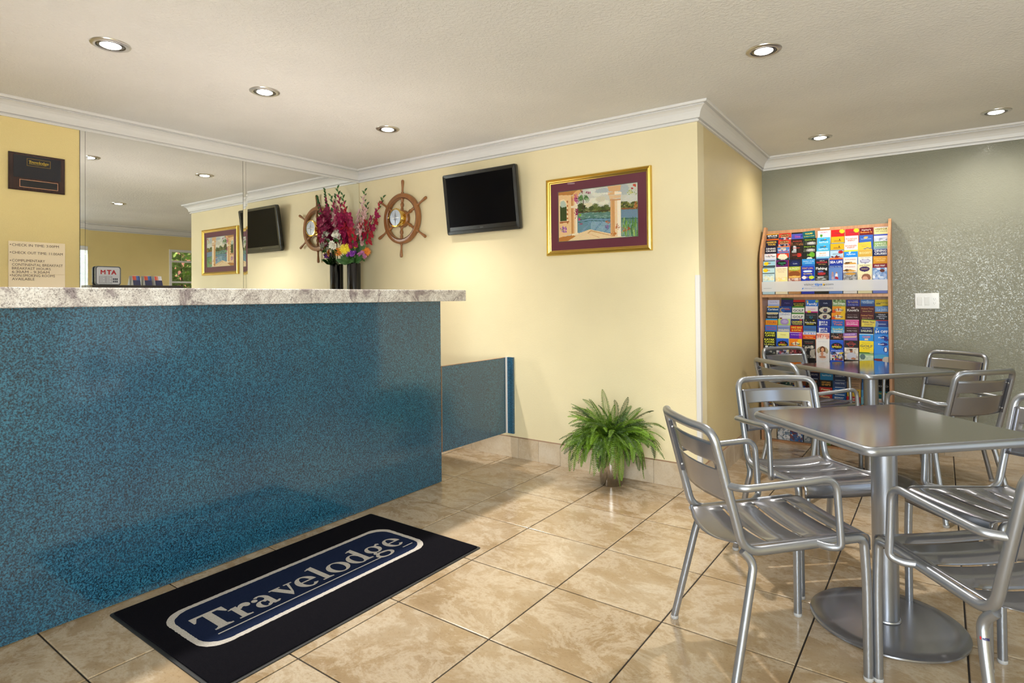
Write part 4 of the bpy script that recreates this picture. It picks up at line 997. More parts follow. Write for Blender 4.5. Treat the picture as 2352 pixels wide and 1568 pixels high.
for i in range(4): g.add([(1.927+(i % 2)*.008, 1.7634, 1.280+(i//2)*.008), (1.935+(i % 2)*.008, 1.7634, 1.280+(i//2)*.008), (1.935+(i % 2)*.008, 1.7634, 1.288+(i//2)*.008), (1.927+(i % 2)*.008, 1.7634, 1.288+(i//2)*.008)], [(0, 1, 2, 3)]); g.cur = 1-(i % 2 if i < 2 else 1-i % 2)
build(g, 'checker_mark', [flat('c9a227'), flat('15161a')], lip)
g = G().add([(1.845, 1.7634, 1.2745), (1.920, 1.7634, 1.2745), (1.920, 1.7634, 1.2765), (1.845, 1.7634, 1.2765)], [(0, 1, 2, 3)]); g.add([(1.775, 1.7634, 1.252), (1.786, 1.7634, 1.255), (1.789, 1.7634, 1.266), (1.779, 1.7634, 1.262)], [(0, 1, 2, 3)]); build(g, 'blue_mark', flat('1c6fd0'), lip)
lipt('Delivering the Power of Brochures to the Internet', 1.797, 1.257, .0065, '2c3f8c', .205)
lipt('www.visitortips.com', 1.484, 1.262, .0065, '33343c', .062)
build(G().box(1.842, 1.925, 1.7760, 1.7775, 1.776, 1.789) if False else G().box(cx_(4)-.035, cx_(4)+.035, 1.9870, 1.9885, 1.748, 1.760), 'label_strip', flat('cfcfca'), t)

# ------------------------------------------------------------------ leaflets: every one a thing
ORD = ['first', 'second', 'third', 'fourth', 'fifth', 'sixth', 'seventh', 'eighth', 'ninth']
SECN = ['upper', 'middle', 'bottom']
rb = random.Random(77)
def leaflet(sec, row, col, look, bg, bands, texts, photo=None, blobs=(), dz=0.0, rz=0.0, mini=False):
    """row 0 = back row (top), texts: (string, mm from top to baseline, cap mm, colour, fit mm or None)"""
    zb, ztop, st, n, dy = SEC[sec]; k = n-1-row; rs = np.random.RandomState(sec*1000+row*50+col)
    y0 = 1.783+dy*k; zt = ztop+st*k+dz; hgt = .2245; w = .0935; th = .0045
    nx, ny = (30, 72) if row == n-1 else (16, 37); cell = 224.5/ny
    img = raster(nx, ny, rgb(bg))
    for a, b, c in bands: img[int(round(a/cell)):max(int(round(b/cell)), int(round(a/cell))+1)] = rgb(c)
    if photo:
        a, b, pal = photo; j0, j1 = int(a/cell), int(b/cell); sub = raster(nx, ny, rgb(pal[0]))
        for k2 in range(int(10+(b-a)*.8)):
            r2 = rs.uniform(4, 13); blob(sub, rs.uniform(0, 1), rs.uniform(a, b)/224.5, r2/93.5, r2*rs.uniform(.5, 1.4)/224.5, pal[rs.randint(len(pal))], rs.uniform(.5, .95))
        img[j0:j1] = sub[j0:j1]
    for cx, cy, rx, ry, c in blobs: blob(img, cx/93.5, cy/224.5, rx/93.5, ry/224.5, c)
    o = bpy.data.objects.new('leaflet', None)
    g = G(); g.box(-w/2, w/2, .0, th, 0, hgt)
    me = bpy.data.meshes.new('leaflet'); vs = list(g.v); fs = [f for i, f in enumerate(g.f) if i != 2]; b0 = len(vs)
    vs += [(-w/2+w*i/nx, 0, hgt-hgt*j/ny) for j in range(ny+1) for i in range(nx+1)]
    ff = [(b0+(j+1)*(nx+1)+i, b0+(j+1)*(nx+1)+i+1, b0+j*(nx+1)+i+1, b0+j*(nx+1)+i) for j in range(ny) for i in range(nx)]
    me.from_pydata(vs, [], fs+ff); me.materials.append(M['print'])
    ca = me.color_attributes.new('col', 'FLOAT_COLOR', 'CORNER'); side = tolin(rgb(bg)*.5+.45)
    c = np.ones((len(fs)*4+nx*ny*4, 4)); c[:len(fs)*4, :3] = side; c[len(fs)*4:, :3] = np.repeat(tolin(np.clip(img, 0, 1)**1.18).reshape(-1, 3), 4, axis=0); ca.data.foreach_set('color', c.ravel().astype(np.float32))
    o = bpy.data.objects.new('leaflet', me); COL.objects.link(o)
    o.location = (cx_(col)+rb.uniform(-.0012, .0012), y0, zt-hgt); o.rotation_euler = (math.radians(-1.2), rz, 0)
    tag(o, '%s leaflet, %s row down, %s column from left, %s rack section' % (look, ORD[row], ORD[col], SECN[sec]), 'leaflet', 'leaflets in the oak rack')
    if texts:
        g = G(); ms = []
        for s, bl, h, colr, fit in texts:
            m = flat(colr)
            if m not in ms: ms.append(m)
            g.cur = ms.index(m); put_text(g, s, h/1000, 0, hgt-bl/1000, FP(-.0006), 'c', None if fit is None else fit/1000, .03)
        build(g, 'lettering', ms, o)
    return o
WARM = ['8a4a2a', 'd9a066', '5a2a1a', 'f0d0a0', 'b06a3a']; SKY_ = ['7fa0d0', '9fb8dc', 'c8d4e6', '6f8fc4']; FOLK = ['d8b090', '8c2f3a', 'e8e0e0', '3a3f6a', 'b07060', 'c8c0c8']; GREY = ['2a2a2a', '6a6a6a', 'b0a8a0', '3c3830', 'd8d0c4']; RACE = ['e8e8f0', '3050a0', 'f0d030', '1a1a30', 'c0485a', '9aa0c0']
U = lambda r, c, *a, **k: leaflet(0, r, c, *a, **k)
Mi = lambda r, c, *a, **k: leaflet(1, r, c, *a, **k)
Bo = lambda r, c, *a, **k: leaflet(2, r, c, *a, **k)
# upper section, column by column
U(0, 0, 'dark blue and yellow', '15162e', [(0, 6, 'f0b020'), (40, 52, 'd8742a')], [('BIPLANE', 22, 12, 'f4f4f4', 76), ('AIR COMBAT', 35, 7, 'e8e8f0', 70)])
U(1, 0, 'navy yellow-lettered', '1c1a40', [], [('HARBOR', 22, 15, 'e0b830', 80), ('TOURS', 42, 15, 'e0b830', 62)])
U(2, 0, 'dark plum', '2a2038', [], [('DINING', 20, 14, 'e8e8ec', 74), ('CRUISES', 40, 14, 'e8e8ec', 78)])
U(3, 0, 'white red-titled', 'e8e8ee', [(44, 60, 'c8d0e6')], [('Old Town', 14, 7, 'd04a30', 40), ('Trolley Tours', 28, 12, '20232c', 76)])
U(4, 0, 'pale blue yellow-starred', 'a8cfe2', [(0, 7, '23303a'), (44, 56, '26323a')], [('FREE', 28, 8, 'b04020', 24), ('Best', 22, 6, '44606c', None)], blobs=[(24, 25, 20, 15, 'f2d820')])
U(5, 0, 'pale blue front', 'c4e0ea', [(0, 7, '2a3640'), (46, 54, '222c34')], [('FREE', 28, 8, 'b04020', 24), ('San Diego Map', 66, 6, '3a4a58', 60)], (70, 110, ['d8e8ec', 'f0e8b8', 'b8ccd4', 'e8f0f0']), blobs=[(24, 25, 20, 15, 'f2d820')])
for r in (0, 1): U(r, 1, 'red cantina' if r == 0 else 'scarlet cantina', 'd0432c', [], [('Casa de Pico', 22, 11, 'c8b068', 74), ('Restaurant', 36, 7, 'e8d8b0', 60)], (42, 60, ['2a3a68', 'c8c0c8', 'd0432c', '26304a']), blobs=[(46, 20, 36, 14, '8a4a2c')])
U(2, 1, 'orange and blue seal', '5a8cc8', [(0, 9, 'e89030')], [('SEA', 26, 16, 'f0d080', 44), ('SEAL TOURS', 48, 12, 'd84a28', 74)], (26, 38, ['86a8d8', 'e8e8f0', '4a70b0']))
U(3, 1, 'orange beach', 'd84a24', [(36, 60, '1f4a3c')], [('Beach Town', 42, 11, 'f2f2ea', 76)], blobs=[(46, 30, 34, 26, 'e8e4cc')])
U(4, 1, 'purple framed', '701f78', [(52, 60, '8a1c3c')], [('Coyote', 30, 13, '2fae7a', 56), ('CAFE', 44, 6, '2fae7a', 24)], blobs=[(44, 26, 38, 20, '101512')])
U(5, 1, 'cream script-lettered', 'f2e6c4', [(0, 8, 'f4f0ea')], [('Tuesday Nights', 18, 7, 'b08a78', 70), ('Dinner and a Show', 32, 6, 'c09a80', 66), ('by the Bay', 44, 6, 'c09a80', 44)], (86, 128, ['f4e8a0', 'f8d8a0', 'f4ecd8', 'f0e0c0']))
U(0, 2, 'violet-blue dusk', '5a5fb8', [(0, 10, '14141c')], [('Dine', 44, 18, 'c03a8a', 40)], blobs=[(80, 30, 10, 10, '3a3f90')])
U(1, 2, 'brown canyon', '2a1c14', [], [('WILDERNESS', 22, 8, 'c03428', 70)], (30, 60, ['3a2418', '8a6038', '5a3a20', 'a87848']))
U(2, 2, 'dark waterfall', '241a14', [], [('RAINFOREST', 22, 8, 'b83428', 56)], (26, 60, ['2c2018', '4a3424', '1c1410']), blobs=[(34, 32, 12, 40, 'c8ccd4'), (30, 50, 18, 14, 'b0b4b8')])
U(3, 2, 'brown rust', '4a2412', [], [('SAFARI', 26, 14, '8a2a18', 52)], (34, 60, ['3c2210', '5c3818', '2a180c']), blobs=[(72, 22, 17, 17, 'd03424')])
U(4, 2, 'midnight blue', '0e1c4c', [], [('Cafe', 38, 9, 'b8c0d8', 34)], blobs=[(46, 36, 34, 26, '16296a')])
U(5, 2, 'golden sunset', 'c08a3a', [(0, 4, '9ab83c')], [('SUNSET', 26, 18, 'e8ecb0', 78)], (96, 150, FOLK), blobs=[(46, 18, 46, 18, 'b0c04a'), (46, 62, 44, 24, '9a5a24'), (46, 84, 44, 8, 'e8c070')])
U(0, 3, 'teal tilted', '0f6a70', [], [('TOURS', 26, 12, 'f0dc30', 56), ('San Diego to Tijuana', 44, 6, 'e8d848', 78)], rz=math.radians(-4), dz=.004)
for r in (1, 2): U(r, 3, 'black and lime' if r == 1 else 'lime-titled black', '1c2412', [], [('Discover the', 16, 9, '9ac828', 80)], (24, 60, ['3a4030', '6a6a60', '262c1c']), blobs=[(56, 44, 34, 16, '8a8684'), (56, 40, 30, 8, 'c8c4c4')])
U(3, 3, 'black with green disc', '20241c', [], [('Zoo', 30, 14, '8ac028', 34)], blobs=[(68, 22, 20, 22, '6fae34'), (50, 58, 22, 18, 'd8dcd8')])
U(4, 3, 'sky blue family', '3fa0e0', [(40, 58, '2c7fd0')], [('FAMILY FUN', 24, 11, 'd8ecfa', 76), ('activities', 36, 7, 'b8e0f8', 50)])
U(5, 3, 'royal blue fishing', '1c3cb8', [(0, 5, '2f62d8')], [('POINT LOMA', 26, 16, 'e8b030', 78), ('Sportfishing', 66, 10, 'e8c850', 62)], (86, 140, ['1c3cb8', '3a60d0', 'c8b8b0', '20308a', '8a4a40']), blobs=[(46, 42, 34, 9, 'd8e4f4'), (20, 92, 16, 13, 'e8e4ea'), (74, 92, 20, 13, 'c8dc40')])
U(0, 4, 'white question', 'dcdce2', [], [("DON'T", 20, 10, 'b02070', 50)], blobs=[(26, 40, 9, 12, '5a9a30')])
for r in (1, 2): U(r, 4, 'light blue whale' if r == 1 else 'aqua whale', '4fb4e4', [(46, 60, '62c0d8')], [('SeaWorld', 44, 13, 'd8f0fc', 66)], blobs=[(46, 22, 22, 5, '14466a'), (58, 17, 9, 4, 'e8b040')])
U(3, 4, 'white coupon', 'eef0f2', [(44, 60, '8fc8e8')], [('Save $10', 20, 11, 'e0902c', 46), ('per person', 34, 5, '556070', 54)])
U(4, 4, 'black and red bazaar', '181a1e', [(0, 10, '2a4f8a')], [('NEW IN', 22, 6, 'c8c4b8', 34), ('BAZAAR', 38, 14, 'c01c2c', 78), ('Now Open', 50, 7, 'c8a040', 50)])
U(5, 4, 'black angling', '16171a', [(84, 134, '32322e')], [('Fishing', 32, 20, 'f4f4f6', 80), ('H&M', 70, 15, 'c82428', 52)], (84, 134, ['3a3a34', '56564e', '2a2a26', '9a9a98']), blobs=[(40, 48, 20, 8, '6878b0'), (40, 92, 24, 6, 'c8ccd0'), (62, 108, 16, 4, 'c8ccd0'), (46, 66, 28, 12, 'a01c20')])
for c in (5, 6): U(0, c, 'red yellow-cornered' if c == 5 else 'crimson yellow-cornered', 'd01f20' if c == 5 else 'c8283a', [], [('Deals', 32, 14, '8a1418', 44)], blobs=[(76, 14, 20, 16, 'f4e030')])
for r in (1, 2): U(r, 5, 'amber' if r == 1 else 'bright amber', 'e8b418', [(46, 60, '7fa0b8')], [('LEGOLAND', 38, 9, '3a3010', 50)], blobs=[(62, 24, 6, 4, '3a3010')])
U(3, 5, 'pale blue castle', 'bcd8ee', [], [('LEGOLAND', 30, 9, '50626e', 54)], (44, 60, ['bcd8ee', '8a3a3a', 'c8d0dc', '6a2a30']), blobs=[(78, 12, 18, 12, 'c02020'), (48, 50, 14, 12, '8a3430')])
U(4, 5, 'blue and white aquarium', '1c3ca8', [(0, 12, 'f07a24')], [('SEA LIFE', 42, 19, 'f4f6fa', 86)])
U(5, 5, 'blue sky couple', '6f93d0', [(0, 12, '3f62b0'), (12, 18, '274aa0')], [('Enjoy the Bay', 15, 5, 'c8d4ea', 80)], None, [(26, 80, 9, 26, 'a890a0'), (26, 58, 5, 6, 'c89878'), (54, 82, 9, 20, 'e8e4e8'), (54, 60, 5, 6, 'b88868'), (54, 104, 12, 14, 'b02838'), (28, 104, 10, 14, 'b8a8b8'), (46, 150, 46, 40, '86a6da')])
for r in (1, 2): U(r, 6, 'white rust-lettered' if r == 1 else 'white brick-lettered', 'eeece8', [], [('BOUNDLESS', 28, 11, 'c0442a', 78), ('ENERGY', 42, 11, 'c0442a', 52)])
U(3, 6, 'bright blue', '2a98e8', [(0, 10, 'e0e048')], [('Aquarium', 38, 12, 'c8e8fa', 62)], blobs=[(40, 20, 8, 8, 'c8e8fa')])
for r in (4, 5): U(r, 6, 'white crocodile' if r == 4 else 'white front crocodile', 'ece8e4', [], [('SO MY JOHNSON', 22, 10, 'b83a4a', 72)], (60, 150, ['8a8a8c', 'a8a8ac', '6a6a6c', 'c0c0c4']) if r == 5 else None, [(34, 46, 36, 9, 'b08438'), (60, 50, 30, 6, 'd8a850'), (26, 42, 14, 7, '6a4a20')]+([(50, 72, 34, 9, 'd0a048')] if r == 5 else []))
U(0, 7, 'maroon orange-lettered', '7a1424', [], [("Ripley's", 20, 10, 'ead8d0', 62), ('Believe It', 40, 14, 'e88a1c', 80)])
U(1, 7, 'mid blue sunrise', '3f6fc0', [], [('Sunset Cruises', 34, 8, '9fbce4', 70)], blobs=[(46, 20, 14, 9, 'd8b878')])
U(2, 7, 'yellow bridge', 'e8cc50', [(58, 66, 'd8b468')], [('Midway', 24, 13, 'c0a848', 60), ('Museum', 34, 6, '6a6030', 32)], blobs=[(66, 52, 26, 7, '6a78a0'), (66, 56, 22, 5, 'e0c460')], rz=math.radians(-3))
U(3, 7, 'tan large-lettered', 'd8b458', [(0, 8, 'e0be60')], [('BIGGEST', 34, 15, 'f0dca0', 78)])
U(4, 7, 'white silver oval', 'ecece8', [], [('OLD TOWN', 10, 6, '8a8a70', 62)], blobs=[(46, 34, 34, 18, '9a98b8'), (46, 32, 28, 12, 'c8c8dc')])
U(5, 7, 'cream purple oval', 'ece4bc', [], [('OLD TOWN', 14, 7, '4a4030', 66), ('MARKET', 42, 10, 'c8a878', 44)], (80, 140, ['e8dcb8', 'f0e8d0', 'd8c4a8', 'ecd8c0']), blobs=[(46, 38, 34, 20, '4a2c6a'), (56, 104, 30, 30, '9a6a54'), (50, 112, 18, 20, 'd8a890')])
U(0, 8, 'cream yellow-striped', 'e8e0a8', [(0, 6, 'c8c8dc')], [('VISITOR', 24, 15, '4a4630', 84), ('TIPS ONLINE', 38, 8, '6a6440', 82)])
U(1, 8, 'white and indigo speedboat', 'dcdff0', [(0, 14, '5060c0')], [('HELICOPTER', 24, 11, 'f0f0fa', 80)], (36, 58, ['c8d0e8', 'e8ecf8', '8a90a8']))
U(2, 8, 'sage green', '8aae6a', [(36, 60, '98b8b0')], [('HARBOR', 22, 13, 'dce8d0', 74), ('CRUISES', 38, 13, 'dce8d0', 78)])
U(3, 8, 'navy white-lettered', '202a6a', [(0, 4, '8898c8')], [('DINING', 24, 16, 'e4e8f2', 76), ('CRUISES', 46, 16, 'e4e8f2', 80)])
U(4, 8, 'ochre', 'd8a028', [], [('COCKTAIL', 24, 12, 'f0cc70', 76), ('CRUISES', 40, 12, 'f0cc70', 60)])
U(5, 8, 'crimson topped map', '7888d0', [(0, 34, '8a1c34')], [('FREE MAP', 22, 13, 'f4f0f2', 66)], (34, 130, SKY_+['e8ecf4', 'b0bce0']), blobs=[(62, 54, 16, 12, '6a3428')])
# middle section
Mi(0, 0, 'white lavender', 'dcdaf0', [(34, 52, 'b8c4ec')], [('Seaside Bay', 22, 9, '9a9ac0', 62)])
Mi(1, 0, 'yellow and blue village', '1f5f96', [(0, 12, 'f0c020')], [('Carlsbad', 34, 15, 'eef2f6', 80)], blobs=[(6, 10, 8, 4, 'e8e8e8')])
Mi(2, 0, 'black and cream', '2a2830', [(0, 10, 'e8dcb0')], [('TEMECULA VALLEY', 22, 9, 'e8e4e4', 80), ('WINE COUNTRY', 44, 9, 'e8e8ee', 80)])
Mi(3, 0, 'orange and blue', 'f0a41c', [(0, 14, '3fa4dc')], [('TOURS', 40, 19, 'b83c1c', 74)])
Mi(4, 0, 'blue red-lettered', '3f86d8', [], [('SPEED BOAT', 24, 13, 'b04058', 78), ('ADVENTURES', 42, 13, 'b04058', 78)])
for r in (5, 6): Mi(r, 0, 'black yellow-titled' if r == 5 else 'black front yellow-titled', '15181c', [], [('KAYAK', 20, 16, 'f0ec30', 80), ('CAVES', 40, 15, 'e4e82c', 76)]+([('LA JOLLA', 58, 11, 'e8e870', 80)] if r == 6 else []), (84, 130, ['202a3a', '8a98b0', 'c8c8b8', '30404c']) if r == 6 else None, ([(24, 72, 12, 9, 'e8ecf0'), (64, 74, 22, 6, 'a8d0e4')] if r == 6 else []))
Mi(0, 1, 'dark violet tilted', '2a2068', [(0, 14, '48602a')], [('Nights', 44, 9, '5a50a0', 40)], rz=math.radians(3), dz=.014)
Mi(1, 1, 'blue crescent', '1c4f9c', [], [('Planetarium', 20, 7, 'd8a860', 56)], blobs=[(22, 34, 18, 20, 'e0c070'), (27, 33, 16, 18, '3a6ab8'), (62, 28, 22, 4, 'c85a50')])
Mi(2, 1, 'white dining', 'e8e8f0', [], [('DINING', 22, 16, '8a90b8', 74)], blobs=[(16, 48, 10, 6, 'a04a40')])
Mi(3, 1, 'lilac and green', 'c4dc7a', [], [], blobs=[(50, 24, 34, 26, 'b09ad0'), (52, 22, 22, 14, 'c8b4e0')])
Mi(4, 1, 'pale blue sailing', 'a8b0e0', [(14, 34, '8a98cc')], [('SAILING', 46, 16, 'f0e8b0', 80)])
Mi(5, 1, 'lemon', 'f0eca0', [], [('Home', 28, 12, 'c8b868', 40)])
Mi(6, 1, 'blue speedway', '2f6cd8', [(0, 6, '3f80e0')], [('K1', 42, 12, 'd83040', 30), ('SPEED', 58, 13, 'f0dc28', 62)], (92, 150, RACE), [(48, 46, 40, 26, '100c10')])
Mi(0, 2, 'red black and gold', '14120c', [(0, 18, 'c42418')], [('BEST SHOWROOM', 40, 12, 'd8c818', 78), ('SUPERSTORE', 52, 8, 'd8c818', 66)])
for r in (1, 2): Mi(r, 2, 'white and green golfing' if r == 1 else 'white second golfing', 'eceae4', [(0, 13, '4a8c30')], [('GOLF', 44, 19, '161c38', 78)])
Mi(3, 2, 'navy yellow', '16286a', [(44, 52, '101c4c')], [('CALIFORNIA', 30, 15, 'e8dc20', 80), ('WATERSPORTS', 46, 12, 'd8cc28', 72)], blobs=[(76, 8, 12, 6, 'c02c34')])
Mi(4, 2, 'red hiking', 'd02814', [], [('HIKE BIKE', 24, 16, 'f4d018', 78), ('& KAYAK', 46, 16, 'f4d018', 74)])
Mi(5, 2, 'purple', '6a24b8', [(0, 8, 'c8b0e0')], [('The Wild Animal Park', 24, 6, 'e0c8f0', 74)], blobs=[(84, 28, 16, 26, 'c02ca0')])
Mi(6, 2, 'orange park', 'f0901c', [(0, 4, 'f0a838')], [('Six  Flags', 46, 12, '28304c', 68)], (90, 150, ['6a1c2c', 'a83040', '401420', 'd8a0a0', '2a1018']), [(80, 40, 22, 40, 'f4c828'), (48, 40, 26, 14, 'f0e8c8'), (46, 36, 4, 16, 'b81c28')])
Mi(0, 3, 'bright blue family', '2a7ed8', [(42, 54, '3a8ae0')], [('Family', 42, 18, 'f0f4f8', 76)], blobs=[(12, 14, 8, 9, 'd8c070'), (82, 12, 10, 10, 'b0c860')])
Mi(1, 3, 'white and magenta', 'ece4ea', [(40, 54, 'd02888')], [('OASIS', 30, 12, 'd8a0b8', 56)], blobs=[(28, 46, 14, 10, 'ecd838')])
Mi(2, 3, 'charcoal', '32343a', [], [('Aerospace Museum', 22, 6, 'a8a8b0', 68)], blobs=[(46, 38, 12, 9, '2c90a8'), (48, 38, 5, 5, '32343a')])
Mi(3, 3, 'black gold-lettered', '17160e', [], [('Ballast Brewing', 32, 12, 'ece8d8', 80)], blobs=[(46, 38, 30, 3, 'd8c820'), (14, 10, 5, 5, 'd8c820'), (72, 10, 5, 4, 'd8c820')])
Mi(4, 3, 'steel blue sail', '3f78bc', [(40, 54, 'b0c8e0')], [('SAILING', 32, 13, '4a4c60', 80)])
Mi(5, 3, 'white and orange', 'e07a24', [(0, 20, 'e4e4f0'), (30, 40, 'd83828')], [('BLUE BUS', 16, 14, '2a58c0', 78), ('Day Tripper', 40, 6, 'f4dc60', 60)])
Mi(6, 3, 'black monochrome', '1c1917', [(0, 6, '14120f')], [('INSIDER GUIDE', 24, 5, '8a857c', 64), ('FALL EDITION', 36, 5, 'b04a3c', 56)], (52, 150, GREY), [(44, 74, 10, 12, 'c8c4bc'), (46, 100, 18, 30, '2c2a28'), (70, 112, 18, 28, 'b8b0a4')])
Mi(0, 4, 'navy glossy', '101c50', [], [('Cafe', 32, 9, 'a8b0d0', 32)])
for r in (1, 2): Mi(r, 4, 'black with pearl shell' if r == 1 else 'second black pearl shell', '1c1c20', [], [], blobs=[(50, 30, 42, 24, 'd8d0c0'), (50, 32, 16, 16, '3a4468'), (48, 30, 10, 8, '8a5a50')])
for r in (3, 4): Mi(r, 4, 'deep blue kayaking' if r == 3 else 'deep blue second kayaking', '1c38a8', [(0, 4, '4060c8')], [('BIKE &', 28, 14, 'eceef8', 56), ('KAYAK', 48, 14, 'eceef8', 56)], blobs=[(16, 34, 6, 22, 'd8e0f4')])
Mi(5, 4, 'white salmon', 'e8e4e2', [], [('?', 44, 24, '8a3a34', None)], (12, 50, ['e0a090', 'e8e4e2', 'c86a5a', 'f0d8d0']))
Mi(6, 4, 'white portrait', 'e6e4e6', [], [('SAN DIEGO', 20, 7, 'c8c8d4', 62)], None, [(46, 90, 40, 36, 'b8a888'), (46, 80, 20, 27, '6a3a20'), (46, 80, 11, 15, 'd8a480'), (46, 130, 36, 34, 'e4d8d2'), (42, 112, 10, 18, 'd0987a'), (46, 138, 24, 10, 'c89070')])
Mi(0, 5, 'green leafy', 'a8c090', [], [('San Diego', 38, 18, 'f4f4ec', 84)], (0, 30, ['7a9a60', 'c8d8b0', '5a7a48', 'a8b888']))
for r in (1, 2): Mi(r, 5, 'yellow and orange park' if r == 1 else 'second yellow orange park', 'f0a420', [], [('Six  Flags', 34, 12, '28304c', 66)], blobs=[(80, 26, 20, 40, 'f0c828'), (46, 30, 28, 12, 'f4e8d0'), (42, 26, 4, 14, 'b81c28'), (12, 44, 14, 14, 'e86020')])
Mi(3, 5, 'blue orange-titled', '2f74c8', [], [('Mission', 26, 16, 'e06a28', 66), ('Trails', 46, 16, 'e06a28', 60)])
Mi(4, 5, 'aqua snorkelling', '3fa4dc', [(28, 54, '8fc4e4')], [('Snorkel', 28, 14, 'e8dc50', 72), ('Scuba', 46, 13, 'f0f6fa', 58)])
Mi(5, 5, 'dark flame', '2a1812', [], [('DINING', 44, 11, 'b8643c', 50)], (0, 40, ['2a1812', 'd0b0a0', '1a1010', '8a4a34']))
Mi(6, 5, 'blue second speedway', '2a62d0', [(0, 6, '3f80e0')], [('K1', 44, 12, 'd83040', 30), ('SPEED', 60, 13, 'f0dc28', 66), ('Indoor Kart Racing', 86, 6, 'e8ecf8', 80)], (96, 160, RACE), [(48, 48, 40, 26, '0c0a10')])
Mi(0, 6, 'blue gold-lettered', '1c2c9c', [], [('BUY A TICKET', 16, 8, 'b0a8c8', 72), ('GET ONE FREE', 28, 8, 'd0b050', 72), ('Go San Diego Card', 44, 6, 'd8dcf0', 70)])
Mi(1, 6, 'maroon white-lettered', '4a1418', [], [("Knott's", 40, 20, 'f2ecec', 80)], blobs=[(48, 12, 12, 8, 'b8a0a0')])
for r in (2, 4): Mi(r, 6, 'dark maroon' if r == 2 else 'second dark maroon', '441016', [], [('Mission Valley', 18, 6, 'b89a98', 66), ('FAMILY FUN', 38, 9, 'e8e0e0', 68)])
Mi(3, 6, 'hot pink', 'd83898', [(0, 5, 'f0a8d0')], [('ULTIMATE', 26, 13, 'f4d0e6', 78), ('SHOPPING', 42, 13, 'f4d0e6', 78)])
Mi(5, 6, 'lilac tilted', '9a70b8', [(24, 30, 'e8b0a0')], [('HORNBLOWER', 16, 8, 'd8c8e8', 70)], blobs=[(46, 34, 40, 4, 'e8c8a8')], rz=math.radians(-3), dz=.004)
Mi(6, 6, 'black and red round-badged', '231c1e', [], [('Hard Rock', 32, 11, 'c8402c', 66)], (58, 150, ['d8d0c8', 'ece4dc', 'b8a898', 'e4dcd4']), [(46, 84, 10, 14, 'a06a50'), (44, 72, 11, 8, '5a3a2c'), (46, 122, 32, 28, 'd4d4e0'), (60, 140, 16, 8, 'c89070')]+[(46+19*math.cos(a*.35), 30+19*math.sin(a*.35), 3.2, 3.2, 'a83424') for a in range(18)])
Mi(0, 7, 'ice blue', '5f8cc8', [(30, 54, '3a62a8')], [('Cruises', 30, 12, 'c8dcf0', 64)], blobs=[(46, 14, 40, 5, 'b0cae8')])
for r in (1, 2): Mi(r, 7, 'burgundy gold-lettered' if r == 1 else 'second burgundy gold-lettered', '6a1014', [], [('Medieval Times', 24, 12, 'e09a38', 80), ('Dinner Show', 42, 7, 'd8b060', 64)])
Mi(3, 7, 'yellow farm', 'ecd860', [(0, 8, '7a9a30')], [('Bates Nut', 26, 15, '5a2c18', 80), ('FARM', 46, 14, '7a3a20', 50)], rz=math.radians(3), dz=.004)
Mi(4, 7, 'navy sailing', '1c2468', [(44, 54, '101640')], [('America', 14, 7, 'a8b0d8', 56), ('SAILING', 38, 15, 'dce0c0', 74)])
Mi(5, 7, 'cyan', '2f9ce8', [(0, 5, 'c8e4f8')], [('OASIS', 30, 14, 'd8603c', 54)], blobs=[(46, 42, 14, 5, 'e8d8b0')])
Mi(6, 7, 'yellow golfing', 'f0d820', [(86, 98, '4a7a30'), (98, 112, 'a8c890')], [('Resort', 20, 8, 'c0ac20', 54), ('GOLF', 48, 18, '5a5a20', 82), ('& SPA', 62, 8, '8a8420', 44)], (112, 160, ['d8e8c8', 'c8dcc0', 'e0ecd4']), [(80, 86, 14, 8, 'd8cc70'), (22, 122, 18, 22, '6a8a8a')], rz=math.radians(1))
Mi(0, 8, 'yellow harbour', 'e8cc14', [], [('Midway', 30, 13, '4a4620', 74)], blobs=[(22, 34, 14, 4, '33321c'), (72, 52, 24, 6, '1c2c60')])
Mi(1, 8, 'powder blue', '7fa8dc', [(44, 54, 'b8802c')], [('La Jolla', 34, 20, 'a8c4ea', 68)])
Mi(2, 8, 'near-black party', '17172c', [], [("Whaley's", 16, 9, 'd8d4e8', 48), ('Halloween', 30, 9, 'c8c4d8', 68), ('Party', 44, 9, 'd8d4e8', 36)])
Mi(3, 8, 'blue and red stripe', '2a4ca0', [(0, 8, 'c04040')], [('Downtown', 34, 9, 'c8d4f0', 52)], blobs=[(12, 30, 12, 24, '7aa0d8')])
Mi(4, 8, 'azure coupon', '1c80dc', [(0, 5, '58a8ec')], [('$4 OFF', 44, 19, 'eef4fa', 82)], blobs=[(16, 14, 5, 5, 'd0e4f4')])
Mi(5, 8, 'azure plain', '3f94e4', [], [('fresh', 30, 10, 'f0eef8', 38)], blobs=[(64, 26, 24, 12, '22208a'), (78, 42, 14, 10, '2a2a94')])
Mi(6, 8, 'azure front', '3f94e4', [], [('fresh', 26, 10, 'f0eef8', 38)], None, [(64, 22, 26, 12, '22208a'), (76, 62, 14, 22, '22208a'), (76, 62, 9, 17, 'e8e8f4'), (46, 118, 50, 18, '58b4e0'), (40, 140, 44, 10, 'a03c38'), (80, 140, 26, 26, 'd8d0c4')])
